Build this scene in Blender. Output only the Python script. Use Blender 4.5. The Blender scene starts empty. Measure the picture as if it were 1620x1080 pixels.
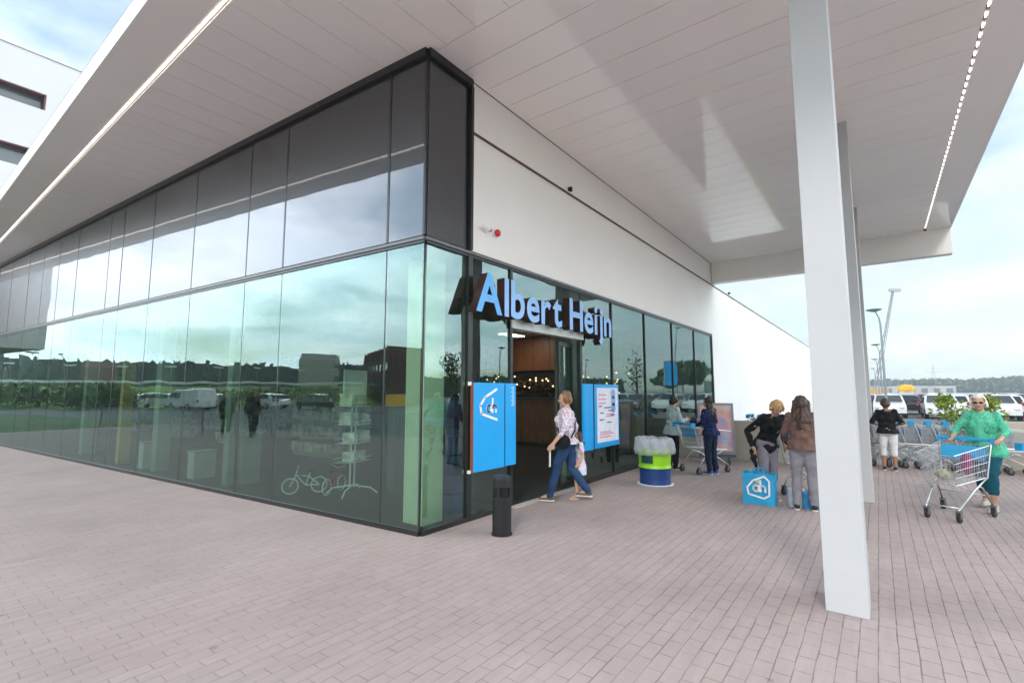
import bpy, bmesh, math, random
import numpy as np
from mathutils import Vector, Matrix, noise as mnoise
random.seed(7); rng = np.random.default_rng(11)
sc = bpy.context.scene
COL = sc.collection
R = math.radians
# ------------------------------------------------------------------ camera
cam = bpy.data.cameras.new("camera"); camo = bpy.data.objects.new("camera", cam); COL.objects.link(camo)
cam.sensor_width = 36.0; cam.lens = 770.0/1620*36; cam.clip_start = 0.05; cam.clip_end = 5000
camo.location = (0, 0, 1.7)
camo.rotation_euler = (R(90+5.858), 0, R(36.8447-90))
sc.camera = camo
# ------------------------------------------------------------------ world and sun
SUN_AZ, SUN_EL = 202.0, 36.0
w = bpy.data.worlds.new("World"); sc.world = w; w.use_nodes = True
nt = w.node_tree; N = nt.nodes; L = nt.links; N.clear()
def nd(nt_, t, **k):
    n = nt_.nodes.new(t)
    for a, b in k.items(): setattr(n, a, b)
    return n
out = nd(nt, 'ShaderNodeOutputWorld'); bg = nd(nt, 'ShaderNodeBackground')
sky = nd(nt, 'ShaderNodeTexSky'); sky.sky_type = 'NISHITA'; sky.sun_disc = False
sky.sun_elevation = R(SUN_EL); sky.sun_rotation = R(90-SUN_AZ); sky.air_density = 1.0; sky.dust_density = 1.2; sky.ozone_density = 1.0
tc = nd(nt, 'ShaderNodeTexCoord'); sep = nd(nt, 'ShaderNodeSeparateXYZ'); L.new(tc.outputs['Generated'], sep.inputs[0])
def M(op, a, b=None, c=None, clamp=False, t=None):
    t = t or nt
    n = t.nodes.new('ShaderNodeMath'); n.operation = op; n.use_clamp = clamp
    for i, v in enumerate((a, b, c)):
        if v is None: continue
        if isinstance(v, (int, float)): n.inputs[i].default_value = v
        else: t.links.new(v, n.inputs[i])
    return n.outputs[0]
zc = M('ADD', M('MAXIMUM', sep.outputs['Z'], 0.0), 0.22)
comb = nd(nt, 'ShaderNodeCombineXYZ')
L.new(M('DIVIDE', sep.outputs['X'], zc), comb.inputs[0]); L.new(M('DIVIDE', sep.outputs['Y'], zc), comb.inputs[1])
n1 = nd(nt, 'ShaderNodeTexNoise'); n1.inputs['Scale'].default_value = 1.15; n1.inputs['Detail'].default_value = 7; n1.inputs['Roughness'].default_value = 0.55
mp1 = nd(nt, 'ShaderNodeMapping'); mp1.inputs['Location'].default_value = (2.3, 0.4, 0); L.new(comb.outputs[0], mp1.inputs[0]); L.new(mp1.outputs[0], n1.inputs['Vector'])
cover = nd(nt, 'ShaderNodeMapRange'); cover.inputs['From Min'].default_value = 0.35; cover.inputs['From Max'].default_value = 0.56
L.new(n1.outputs['Fac'], cover.inputs['Value'])
n2 = nd(nt, 'ShaderNodeTexNoise'); n2.inputs['Scale'].default_value = 1.9; n2.inputs['Detail'].default_value = 6
mp = nd(nt, 'ShaderNodeMapping'); mp.inputs['Location'].default_value = (4.3, 1.7, 2.2); L.new(comb.outputs[0], mp.inputs[0]); L.new(mp.outputs[0], n2.inputs['Vector'])
ccol = nd(nt, 'ShaderNodeValToRGB'); ccol.color_ramp.elements[0].position = 0.36; ccol.color_ramp.elements[1].position = 0.62
ccol.color_ramp.elements[0].color = (5.5, 6.4, 7.1, 1); ccol.color_ramp.elements[1].color = (7.2, 7.6, 7.9, 1)
L.new(n2.outputs['Fac'], ccol.inputs[0])
# bright sky lobes added outside the frame for glass reflections and the shaded wall
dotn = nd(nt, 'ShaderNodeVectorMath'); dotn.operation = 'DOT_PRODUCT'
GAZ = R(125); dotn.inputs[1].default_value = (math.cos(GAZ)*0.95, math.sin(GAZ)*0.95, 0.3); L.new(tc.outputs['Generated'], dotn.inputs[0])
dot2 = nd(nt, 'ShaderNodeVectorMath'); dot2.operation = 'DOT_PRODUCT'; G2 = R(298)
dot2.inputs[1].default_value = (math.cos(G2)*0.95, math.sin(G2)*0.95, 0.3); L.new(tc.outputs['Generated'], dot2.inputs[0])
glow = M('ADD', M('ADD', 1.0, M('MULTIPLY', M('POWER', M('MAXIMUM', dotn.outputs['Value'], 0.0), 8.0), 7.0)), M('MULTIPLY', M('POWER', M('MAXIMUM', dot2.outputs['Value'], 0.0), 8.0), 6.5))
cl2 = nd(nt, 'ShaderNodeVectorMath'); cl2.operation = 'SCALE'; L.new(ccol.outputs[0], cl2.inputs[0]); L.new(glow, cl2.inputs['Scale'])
skyb = nd(nt, 'ShaderNodeVectorMath'); skyb.operation = 'MULTIPLY'; L.new(sky.outputs[0], skyb.inputs[0]); skyb.inputs[1].default_value = (1.55, 1.65, 1.45)
mix = nd(nt, 'ShaderNodeMix'); mix.data_type = 'RGBA'
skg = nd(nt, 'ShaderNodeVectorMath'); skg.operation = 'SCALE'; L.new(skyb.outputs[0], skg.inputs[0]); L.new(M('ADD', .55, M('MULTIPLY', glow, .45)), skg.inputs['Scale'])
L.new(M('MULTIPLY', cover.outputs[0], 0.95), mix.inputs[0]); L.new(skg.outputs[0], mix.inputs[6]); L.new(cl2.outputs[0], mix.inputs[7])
L.new(mix.outputs[2], bg.inputs[0]); bg.inputs[1].default_value = 0.068
L.new(bg.outputs[0], out.inputs[0])
sun = bpy.data.lights.new("sun", 'SUN'); suno = bpy.data.objects.new("sun", sun); COL.objects.link(suno)
sun.energy = 0.9; sun.angle = R(15); sun.color = (1, 0.96, 0.9)
sd = Vector((math.cos(R(SUN_AZ))*math.cos(R(SUN_EL)), math.sin(R(SUN_AZ))*math.cos(R(SUN_EL)), math.sin(R(SUN_EL))))
suno.rotation_euler = sd.to_track_quat('Z', 'Y').to_euler()
sc.view_settings.view_transform = 'Standard'; sc.view_settings.look = 'None'; sc.view_settings.exposure = 1.08; sc.view_settings.gamma = 1
sc.render.engine = 'CYCLES'; sc.cycles.max_bounces = 10; sc.cycles.transparent_max_bounces = 16; sc.cycles.glossy_bounces = 5; sc.cycles.diffuse_bounces = 5
# ------------------------------------------------------------------ materials
MC = {}
def mat(name, col, rough=0.6, metal=0.0, var=0.08, vscale=6.0, bump=0.0, bscale=60.0, spec=0.5, coat=0.0, emit=0.0, stretch=None):
    if name in MC: return MC[name]
    m = bpy.data.materials.new(name); m.use_nodes = True; t = m.node_tree
    b = t.nodes['Principled BSDF']
    b.inputs['Roughness'].default_value = rough; b.inputs['Metallic'].default_value = metal
    b.inputs['Specular IOR Level'].default_value = spec; b.inputs['Coat Weight'].default_value = coat
    c = nd(t, 'ShaderNodeTexCoord'); src = c.outputs['Object']
    if stretch:
        mm = nd(t, 'ShaderNodeMapping'); mm.inputs['Scale'].default_value = stretch; t.links.new(src, mm.inputs[0]); src = mm.outputs[0]
    n = nd(t, 'ShaderNodeTexNoise'); n.inputs['Scale'].default_value = vscale; n.inputs['Detail'].default_value = 5; t.links.new(src, n.inputs['Vector'])
    r = nd(t, 'ShaderNodeMapRange'); r.inputs['From Min'].default_value = .3; r.inputs['From Max'].default_value = .7
    r.inputs['To Min'].default_value = 1-var; r.inputs['To Max'].default_value = 1+var; t.links.new(n.outputs['Fac'], r.inputs['Value'])
    s = nd(t, 'ShaderNodeVectorMath'); s.operation = 'SCALE'; s.inputs[0].default_value = col[:3]; t.links.new(r.outputs[0], s.inputs['Scale'])
    t.links.new(s.outputs[0], b.inputs['Base Color'])
    if bump:
        n_ = nd(t, 'ShaderNodeTexNoise'); n_.inputs['Scale'].default_value = bscale; n_.inputs['Detail'].default_value = 4; t.links.new(src, n_.inputs['Vector'])
        bp = nd(t, 'ShaderNodeBump'); bp.inputs['Strength'].default_value = bump; bp.inputs['Distance'].default_value = .01
        t.links.new(n_.outputs['Fac'], bp.inputs['Height']); t.links.new(bp.outputs[0], b.inputs['Normal'])
    if emit:
        b.inputs['Emission Color'].default_value = (*col[:3], 1); b.inputs['Emission Strength'].default_value = emit
    MC[name] = m; return m
def glassmat(name, glosscol, transcol, base, grough=0.0, bump=0.0):
    m = bpy.data.materials.new(name); m.use_nodes = True; t = m.node_tree; t.nodes.clear()
    o = nd(t, 'ShaderNodeOutputMaterial'); mx = nd(t, 'ShaderNodeMixShader'); g = nd(t, 'ShaderNodeBsdfGlossy')
    g.inputs['Color'].default_value = (*glosscol, 1); g.inputs['Roughness'].default_value = grough
    if transcol is None:
        tr = nd(t, 'ShaderNodeBsdfPrincipled'); tr.inputs['Base Color'].default_value = (.012, .010, .010, 1); tr.inputs['Roughness'].default_value = .4
    else:
        tr = nd(t, 'ShaderNodeBsdfTransparent'); tr.inputs['Color'].default_value = (*transcol, 1)
    fr = nd(t, 'ShaderNodeFresnel'); fr.inputs['IOR'].default_value = 1.5
    f = M('MINIMUM', M('ADD', M('MULTIPLY', fr.outputs[0], .45, t=t), base, t=t), 1.0, t=t)
    if transcol is not None:      # only the outer face of the pane carries the mirror coating
        ge = nd(t, 'ShaderNodeNewGeometry'); f = M('MULTIPLY', M('MINIMUM', M('ADD', M('MULTIPLY', fr.outputs[0], .85, t=t), base, t=t), 1.0, t=t), M('SUBTRACT', 1.0, ge.outputs['Backfacing'], t=t), t=t)
    t.links.new(f, mx.inputs[0]); t.links.new(tr.outputs[0], mx.inputs[1]); t.links.new(g.outputs[0], mx.inputs[2]); t.links.new(mx.outputs[0], o.inputs[0])
    if bump:
        c = nd(t, 'ShaderNodeTexCoord'); n = nd(t, 'ShaderNodeTexNoise'); n.inputs['Scale'].default_value = 0.9; n.inputs['Detail'].default_value = 1
        t.links.new(c.outputs['Object'], n.inputs['Vector']); bp = nd(t, 'ShaderNodeBump'); bp.inputs['Strength'].default_value = 1; bp.inputs['Distance'].default_value = bump
        t.links.new(n.outputs['Fac'], bp.inputs['Height']); t.links.new(bp.outputs[0], g.inputs['Normal'])
    MC[name] = m; return m
G_LOW = glassmat('tinted_glass', (.72, .92, .88), (.70, .80, .75), .135, bump=.004)
G_UP = glassmat('spandrel_glass', (.86, .88, .95), None, .072, bump=.003)
WHITE = mat('white_render', (.95, .905, .86), .75, var=.025, vscale=.8, bump=.05, bscale=140)
WHITE2 = mat('white_metal_panel', (.965, .905, .87), .10, var=.02, vscale=.7, spec=.6, bump=.006, bscale=2.0, coat=.3)
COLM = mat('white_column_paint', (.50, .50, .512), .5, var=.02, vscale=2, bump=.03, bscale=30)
DARK = mat('dark_frame', (.013, .013, .013), .35, var=.2)
STEEL = mat('grey_steel', (.42, .43, .44), .35, metal=.7, var=.08)
CHROME = mat('zinc_wire', (.62, .63, .65), .3, metal=.8, var=.08)
RUST = mat('red_brown_trim', (.13, .045, .035), .5, var=.15)
BLUE = mat('sign_blue', (.004, .36, .80), .35, var=.03, vscale=3)
LBLUE = mat('letter_blue', (.10, .42, .85), .35, var=.05)
LPALE = mat('letter_pale_blue', (.27, .52, .90), .35, var=.05)
SIDEB = mat('letter_side', (.045, .016, .014), .5, var=.2)
WHT = mat('white_plastic', (.85, .85, .85), .4, var=.02)
BLACK = mat('black_plastic', (.006, .006, .0065), .5, var=.2)
RUB = mat('rubber', (.02, .02, .02), .8, var=.2)
# paving
def brickmat(name, c1, c2, mort, bw, rh, ms, swap=False):
    m = bpy.data.materials.new(name); m.use_nodes = True; t = m.node_tree; b = t.nodes['Principled BSDF']
    c = nd(t, 'ShaderNodeTexCoord')
    mpn = nd(t, 'ShaderNodeMapping'); t.links.new(c.outputs['Object'], mpn.inputs[0])
    # slight irregular laying
    nz = nd(t, 'ShaderNodeTexNoise'); nz.inputs['Scale'].default_value = 2.2; nz.inputs['Detail'].default_value = 2; t.links.new(c.outputs['Object'], nz.inputs['Vector'])
    sb = nd(t, 'ShaderNodeVectorMath'); sb.operation = 'SUBTRACT'; t.links.new(nz.outputs['Color'], sb.inputs[0]); sb.inputs[1].default_value = (.5, .5, .5)
    sl = nd(t, 'ShaderNodeVectorMath'); sl.operation = 'SCALE'; t.links.new(sb.outputs[0], sl.inputs[0]); sl.inputs['Scale'].default_value = .02
    ad = nd(t, 'ShaderNodeVectorMath'); ad.operation = 'ADD'; t.links.new(mpn.outputs[0], ad.inputs[0]); t.links.new(sl.outputs[0], ad.inputs[1])
    k = nd(t, 'ShaderNodeTexBrick'); t.links.new(ad.outputs[0], k.inputs['Vector'])
    k.inputs['Color1'].default_value = (*c1, 1); k.inputs['Color2'].default_value = (*c2, 1); k.inputs['Mortar'].default_value = (*mort, 1)
    k.inputs['Scale'].default_value = 1; k.inputs['Brick Width'].default_value = bw; k.inputs['Row Height'].default_value = rh
    k.inputs['Mortar Size'].default_value = ms; k.inputs['Mortar Smooth'].default_value = .3; k.inputs['Bias'].default_value = 0
    # joint depth changes from place to place
    nj = nd(t, 'ShaderNodeTexNoise'); nj.inputs['Scale'].default_value = 5.0; nj.inputs['Detail'].default_value = 3; t.links.new(c.outputs['Object'], nj.inputs['Vector'])
    mr = nd(t, 'ShaderNodeMapRange'); mr.inputs['From Min'].default_value = .38; mr.inputs['From Max'].default_value = .62
    mr.inputs['To Min'].default_value = ms*.45; mr.inputs['To Max'].default_value = ms*1.5; t.links.new(nj.outputs['Fac'], mr.inputs['Value']); t.links.new(mr.outputs[0], k.inputs['Mortar Size'])
    n = nd(t, 'ShaderNodeTexNoise'); n.inputs['Scale'].default_value = .45; n.inputs['Detail'].default_value = 9; n.inputs['Roughness'].default_value = .68
    t.links.new(c.outputs['Object'], n.inputs['Vector'])
    mr2 = nd(t, 'ShaderNodeMapRange'); mr2.inputs['From Min'].default_value = .3; mr2.inputs['From Max'].default_value = .7; mr2.inputs['To Min'].default_value = .86; mr2.inputs['To Max'].default_value = 1.12
    t.links.new(n.outputs['Fac'], mr2.inputs['Value'])
    s = nd(t, 'ShaderNodeVectorMath'); s.operation = 'SCALE'; t.links.new(k.outputs['Color'], s.inputs[0]); t.links.new(mr2.outputs[0], s.inputs['Scale'])
    # joints are sand-filled under the roof and washed open outside its edge
    px = nd(t, 'ShaderNodeSeparateXYZ'); t.links.new(c.outputs['Object'], px.inputs[0])
    nf = nd(t, 'ShaderNodeTexNoise'); nf.inputs['Scale'].default_value = .5; t.links.new(c.outputs['Object'], nf.inputs['Vector'])
    wx = nd(t, 'ShaderNodeMapRange'); wx.inputs['From Min'].default_value = 2.6; wx.inputs['From Max'].default_value = -.4; wx.inputs['To Min'].default_value = .34; wx.inputs['To Max'].default_value = 1
    t.links.new(M('ADD', px.outputs['Y'], M('MULTIPLY', M('SUBTRACT', nf.outputs['Fac'], .5, t=t), 4.0, t=t), t=t), wx.inputs['Value'])
    jm = nd(t, 'ShaderNodeMix'); jm.data_type = 'RGBA'; jm.inputs[6].default_value = (*[q*.93 for q in c1], 1); jm.inputs[7].default_value = (*mort, 1); t.links.new(wx.outputs[0], jm.inputs[0]); t.links.new(jm.outputs[2], k.inputs['Mortar'])
    # small stains and dropped specks
    v = nd(t, 'ShaderNodeTexVoronoi'); v.inputs['Scale'].default_value = 1.7; t.links.new(c.outputs['Object'], v.inputs['Vector'])
    vr = nd(t, 'ShaderNodeMapRange'); vr.inputs['From Min'].default_value = .03; vr.inputs['From Max'].default_value = .06; vr.inputs['To Min'].default_value = .72; vr.inputs['To Max'].default_value = 1
    t.links.new(v.outputs['Distance'], vr.inputs['Value'])
    ms_ = nd(t, 'ShaderNodeMapping'); ms_.inputs['Scale'].default_value = (1.3, 11, 1); t.links.new(c.outputs['Object'], ms_.inputs[0])
    ns = nd(t, 'ShaderNodeTexNoise'); ns.inputs['Scale'].default_value = 1.0; ns.inputs['Detail'].default_value = 6; ns.inputs['Roughness'].default_value = .65; t.links.new(ms_.outputs[0], ns.inputs['Vector'])
    sr = nd(t, 'ShaderNodeMapRange'); sr.inputs['From Min'].default_value = .3; sr.inputs['From Max'].default_value = .7; sr.inputs['To Min'].default_value = .92; sr.inputs['To Max'].default_value = 1.07; t.links.new(ns.outputs['Fac'], sr.inputs['Value'])
    s2 = nd(t, 'ShaderNodeVectorMath'); s2.operation = 'SCALE'; t.links.new(s.outputs[0], s2.inputs[0]); t.links.new(M('MULTIPLY', vr.outputs[0], sr.outputs[0], t=t), s2.inputs['Scale'])
    t.links.new(s2.outputs[0], b.inputs['Base Color']); b.inputs['Roughness'].default_value = .8
    bp = nd(t, 'ShaderNodeBump'); bp.inputs['Strength'].default_value = .6; bp.inputs['Distance'].default_value = .004; bp.invert = True
    t.links.new(k.outputs['Fac'], bp.inputs['Height']); t.links.new(bp.outputs[0], b.inputs['Normal'])
    MC[name] = m; return m
PAVE = brickmat('clinker_paving', (.366, .290, .274), (.380, .303, .287), (.185, .148, .142), .205, .105, .0036)
# ------------------------------------------------------------------ mesh helpers
class MB:
    def __init__(s): s.v = []; s.f = []; s.smooth = False
    def add(s, vs, fs):
        o = len(s.v); s.v.extend([tuple(v) for v in vs]); s.f.extend([tuple(i+o for i in f) for f in fs]); return s
    def box(s, a, b):
        x0, y0, z0 = a; x1, y1, z1 = b
        return s.add([(x0,y0,z0),(x1,y0,z0),(x1,y1,z0),(x0,y1,z0),(x0,y0,z1),(x1,y0,z1),(x1,y1,z1),(x0,y1,z1)],
                     [(0,3,2,1),(4,5,6,7),(0,1,5,4),(1,2,6,5),(2,3,7,6),(3,0,4,7)])
    def obox(s, c, ux, uy, uz):
        c = Vector(c); ux = Vector(ux); uy = Vector(uy); uz = Vector(uz); vs = []
        for k in (-1, 1):
            for i, j in ((-1,-1),(1,-1),(1,1),(-1,1)): vs.append(c+ux*i+uy*j+uz*k)
        return s.add(vs, [(0,3,2,1),(4,5,6,7),(0,1,5,4),(1,2,6,5),(2,3,7,6),(3,0,4,7)])
    def seg(s, p, q, r0, r1=None, n=8, caps=True):
        return s.tube([p, q], [r0, r0 if r1 is None else r1], n, caps)
    def tube(s, pts, rs, n=8, caps=True):
        pts = [Vector(p) for p in pts]
        if not isinstance(rs, (list, tuple)): rs = [rs]*len(pts)
        vs = []; fs = []; up = None
        for i, p in enumerate(pts):
            d = (pts[min(i+1, len(pts)-1)]-pts[max(i-1, 0)]).normalized()
            if up is None: up = Vector((0,0,1)) if abs(d.z) < .9 else Vector((1,0,0))
            a = d.cross(up).normalized(); b = a.cross(d).normalized(); up = b
            for k in range(n):
                t = 2*math.pi*k/n; vs.append(p+(a*math.cos(t)+b*math.sin(t))*rs[i])
        for i in range(len(pts)-1):
            for k in range(n): k2 = (k+1) % n; fs.append((i*n+k, i*n+k2, (i+1)*n+k2, (i+1)*n+k))
        if caps: fs.append(tuple(range(n-1, -1, -1))); fs.append(tuple((len(pts)-1)*n+k for k in range(n)))
        return s.add(vs, fs)
    def lathe(s, prof, c=(0,0,0), n=24):
        vs = []; fs = []
        for r, z in prof:
            for k in range(n): t = 2*math.pi*k/n; vs.append((c[0]+r*math.cos(t), c[1]+r*math.sin(t), c[2]+z))
        m = len(prof)
        for i in range(m-1):
            for k in range(n): k2 = (k+1) % n; fs.append((i*n+k, i*n+k2, (i+1)*n+k2, (i+1)*n+k))
        fs.append(tuple(range(n-1, -1, -1))); fs.append(tuple((m-1)*n+k for k in range(n)))
        return s.add(vs, fs)
    def ell(s, c, r, rot=None, n=12, m=8):
        c = Vector(c); vs = []; fs = []
        for i in range(m+1):
            ph = math.pi*i/m
            for k in range(n):
                t = 2*math.pi*k/n; v = Vector((r[0]*math.sin(ph)*math.cos(t), r[1]*math.sin(ph)*math.sin(t), -r[2]*math.cos(ph)))
                if rot is not None: v = rot @ v
                vs.append(c+v)
        for i in range(m):
            for k in range(n): k2 = (k+1) % n; fs.append((i*n+k, i*n+k2, (i+1)*n+k2, (i+1)*n+k))
        return s.add(vs, fs)
    def cap(s, p, q, r0, r1, n=12):
        p = Vector(p); q = Vector(q); d = q-p
        if d.length < 1e-5: return s.ell(p, (r0, r0, r0))
        d.normalize(); pts = []; rs = []
        for i in range(5):
            t = math.pi/2*(1-i/4.0); pts.append(p-d*r0*math.sin(t)); rs.append(max(r0*math.cos(t), 1e-4))
        for i in range(5):
            t = math.pi/2*(i/4.0); pts.append(q+d*r1*math.sin(t)); rs.append(max(r1*math.cos(t), 1e-4))
        up = Vector((0,0,1)) if abs(d.z) < .9 else Vector((1,0,0)); a = d.cross(up).normalized(); b = a.cross(d)
        vs = []; fs = []
        for i, c in enumerate(pts):
            for k in range(n): t = 2*math.pi*k/n; vs.append(c+(a*math.cos(t)+b*math.sin(t))*rs[i])
        for i in range(len(pts)-1):
            for k in range(n): k2 = (k+1) % n; fs.append((i*n+k, i*n+k2, (i+1)*n+k2, (i+1)*n+k))
        fs.append(tuple(range(n-1, -1, -1))); fs.append(tuple((len(pts)-1)*n+k for k in range(n)))
        return s.add(vs, fs)
    def mesh(s, name, smooth=False):
        me = bpy.data.meshes.new(name); me.from_pydata(s.v, [], s.f); me.update()
        if smooth: me.polygons.foreach_set('use_smooth', [True]*len(me.polygons))
        return me
    def build(s, name, m, parent=None, smooth=False, bevel=0.0, loc=None, **kw):
        o = bpy.data.objects.new(name, s.mesh(name, smooth)); COL.objects.link(o)
        for mm in (m if isinstance(m, (list, tuple)) else [m]): o.data.materials.append(mm)
        if parent is not None: o.parent = parent
        if loc is not None: o.location = loc
        if bevel:
            b = o.modifiers.new('bevel', 'BEVEL'); b.width = bevel; b.segments = 2; b.limit_method = 'ANGLE'; b.angle_limit = R(40)
        tag(o, **kw); return o
def tag(o, label=None, cat=None, group=None, kind=None):
    if label: o['label'] = label
    if cat: o['category'] = cat
    if group: o['group'] = group
    if kind: o['kind'] = kind
    return o
def thing(name, label, cat, loc=(0,0,0), rz=0.0, group=None):
    o = bpy.data.objects.new(name, None); COL.objects.link(o); o.location = loc; o.rotation_euler = (0, 0, rz); o.empty_display_size = .2
    return tag(o, label, cat, group)
def dup(root, loc, rz, label=None, group=None, swap=None):
    r = root.copy(); COL.objects.link(r); r.location = loc; r.rotation_euler = (0, 0, rz)
    if label: r['label'] = label
    if group: r['group'] = group
    for ch in list(root.children):
        c = ch.copy(); COL.objects.link(c); c.parent = r
        if swap and ch.name.split('.')[0] in swap:
            c.data = swap[ch.name.split('.')[0]]
        for g in ch.children:
            d = g.copy(); COL.objects.link(d); d.parent = c
    return r
def sheet(name, pts, z, m, **kw):
    b = MB(); b.add([(x, y, z) for x, y in pts], [tuple(range(len(pts)))]); return b.build(name, m, kind='structure', **kw)
def remeshed(mb, voxel=.009, smooth=4, wr=0.0, wf=14.0, wst=(1,1,1)):
    me = mb.mesh('tmp'); o = bpy.data.objects.new('tmp', me); COL.objects.link(o)
    r = o.modifiers.new('r', 'REMESH'); r.mode = 'VOXEL'; r.voxel_size = voxel
    s = o.modifiers.new('s', 'SMOOTH'); s.factor = .5; s.iterations = smooth
    dg = bpy.context.evaluated_depsgraph_get(); me2 = bpy.data.meshes.new_from_object(o.evaluated_get(dg))
    bpy.data.objects.remove(o); bpy.data.meshes.remove(me)
    if wr:
        n = len(me2.vertices); co = np.empty(n*3, np.float32); no = np.empty(n*3, np.float32)
        me2.vertices.foreach_get('co', co); me2.vertices.foreach_get('normal', no); co = co.reshape(-1, 3); no = no.reshape(-1, 3)
        d = np.array([mnoise.noise(Vector((c[0]*wf*wst[0], c[1]*wf*wst[1], c[2]*wf*wst[2]))) for c in co], np.float32)
        co += no*(d*wr)[:, None]; me2.vertices.foreach_set('co', co.ravel()); me2.update()
    me2.polygons.foreach_set('use_smooth', [True]*len(me2.polygons))
    return me2
def place(me, name, m, parent, **kw):
    o = bpy.data.objects.new(name, me); COL.objects.link(o); o.parent = parent; me.materials.clear(); me.materials.append(m); me.name = name; tag(o, **kw); return o
#@@STRUCTURE
# ------------------------------------------------------------------ ground
S = 3000
ASPH = mat('asphalt', (.13, .13, .135), .85, var=.15, vscale=2, bump=.2, bscale=80)
GRASS = mat('meadow', (.075, .12, .035), .9, var=.35, vscale=.35, bump=.5, bscale=12)
sheet('ground', [(-S,-S),(S,-S),(S,S),(-S,S)], -.012, GRASS)
sheet('plaza_paving', [(-5.6,-25),(15.6,-25),(15.6,29),(-5.6,29)], 0.0, PAVE)
sheet('car_park_asphalt', [(15.6,-75),(130,-75),(130,4),(15.6,4)], -.006, ASPH)
sheet('side_road_asphalt', [(-34,-60),(-5.6,-60),(-5.6,70),(-34,70)], -.004, ASPH)
mk = MB()
for X in (42, 48, 58, 66, 78, 92):
    for k in range(26): mk.box((X-2.4, -63+k*2.6, -.005), (X+2.4, -63+k*2.6+.1, -.001))
mk.build('bay_markings', mat('road_paint', (.7, .7, .68), .7, var=.15), kind='structure')
# ------------------------------------------------------------------ shop building
C0 = Vector((4.104, 4.446, 0)); A = R(94.13); D = Vector((math.cos(A), math.sin(A), 0)); NL = Vector((-D.y, D.x, 0))   # NL points outwards (west)
shop = thing('shop_building', 'long glass fronted supermarket building with tinted panes and a white side wall', 'building', (C0.x, C0.y, 0))
def P(v): return (v[0]-C0.x, v[1]-C0.y, v[2])      # world to building space
def pb(mb, name, m, **kw):
    o = mb.build(name, m, shop, **kw); o.location = (-C0.x, -C0.y, 0); return o
ZT, ZS = 3.62, 6.16
sl = [0, .67, 3.04, 4.12, 6.05, 7.9, 9.5, 10.3, 12.45, 13.9, 15.3, 16.7, 18.6, 20.2, 22.3, 24.6]
def fpane(mb, s0, s1, z0, z1, off=0.0, th=.012):
    j = random.uniform(-.0012, .0012); k = random.uniform(-.0012, .0012)
    a = C0+D*(s0+.012)+NL*(off+j); b = C0+D*(s1-.012)+NL*(off-j)
    q = [a, b, b, a]; zz = [z0, z0, z1, z1]; sh = [0, 0, k, k]
    f = [(p+NL*sh[i]+Vector((0,0,zz[i]))) for i, p in enumerate(q)]; g = [p-NL*th for p in f]
    mb.add(f+g, [(0,3,2,1),(4,5,6,7),(0,1,5,4),(2,3,7,6),(1,2,6,5),(3,0,4,7)])
for i in range(len(sl)-1):
    m_ = MB(); fpane(m_, sl[i], sl[i+1], .06, ZT-.03); pb(m_, 'glass_pane', G_LOW)
    m_ = MB(); fpane(m_, sl[i], sl[i+1], ZT+.045, ZS-.10); pb(m_, 'spandrel_panel', G_UP)
for i, s in enumerate(sl):
    c = C0+D*(s+(.02 if i == 0 else 0)); wd = .022 if i > 2 else .03
    if i == 0: wd = .028
    m_ = MB(); m_.obox(c+Vector((0,0,ZT/2))-NL*.015, D*wd*.5, NL*.013, (0,0,ZT/2-.04)); pb(m_, 'mullion', DARK)
    m_ = MB(); m_.obox(c+Vector((0,0,(ZT+ZS)/2))-NL*.012, D*wd*.65, NL*.016, (0,0,(ZS-ZT)/2-.05)); pb(m_, 'mullion', DARK)
ln = sl[-1]
m_ = MB(); m_.obox(C0+D*ln/2+Vector((0,0,ZT)), D*(ln/2), NL*.03, (0,0,.02)); m_.box((4.12, C0.y-.03, ZT-.02), (17.24, C0.y+.03, ZT+.02)); pb(m_, 'transom', mat('transom_grey', (.13,.135,.14), .4))
m_ = MB(); m_.obox(C0+D*ln/2+Vector((0,0,ZT-.045)), D*(ln/2), NL*.018, (0,0,.016)); m_.box((4.13, C0.y-.018, ZT-.061), (17.2, C0.y+.018, ZT-.029)); pb(m_, 'transom_shadow_gap', DARK)
m_ = MB(); m_.obox(C0+D*ln/2+Vector((0,0,ZS-.055)), D*(ln/2), NL*.05, (0,0,.054)); m_.box((4.10, C0.y-.055, ZS-.109), (4.945, C0.y+.05, ZS-.002)); pb(m_, 'head_frame', DARK)
m_ = MB(); m_.obox(C0+D*ln/2+Vector((0,0,.03)), D*(ln/2), NL*.02, (0,0,.03)); m_.box((4.12, C0.y-.035, .001), (5.86, C0.y+.03, .06)); m_.box((8.08, C0.y-.035, .001), (17.2, C0.y+.03, .06)); pb(m_, 'base_frame', DARK)
# right-hand face
def rpane(x0, x1, z0, z1, m, name='glass_pane', y=C0.y):
    mb = MB(); j = random.uniform(-.0015, .0015)
    f = [(x0+.012,y+j,z0),(x1-.012,y-j,z0),(x1-.012,y-j,z1),(x0+.012,y+j,z1)]; g = [(a,b+.012,c) for a,b,c in f]
    mb.add(f+g, [(0,1,2,3),(4,7,6,5),(0,4,5,1),(2,6,7,3),(1,5,6,2),(3,7,4,0)]); pb(mb, name, m)
rpane(4.13, 4.90, ZT+.045, ZS-.11, G_UP, 'spandrel_panel')
xs = [4.13, 4.93, 5.88]; [rpane(xs[i], xs[i+1], .06, ZT-.062, G_LOW) for i in range(2)]
rpane(5.9, 8.06, 2.80, ZT-.062, G_LOW)
xr = [8.08, 9.42, 11.24, 13.2, 15.2, 17.2]; [rpane(xr[i], xr[i+1], .06, ZT-.062, G_LOW) for i in range(5)]
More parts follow.
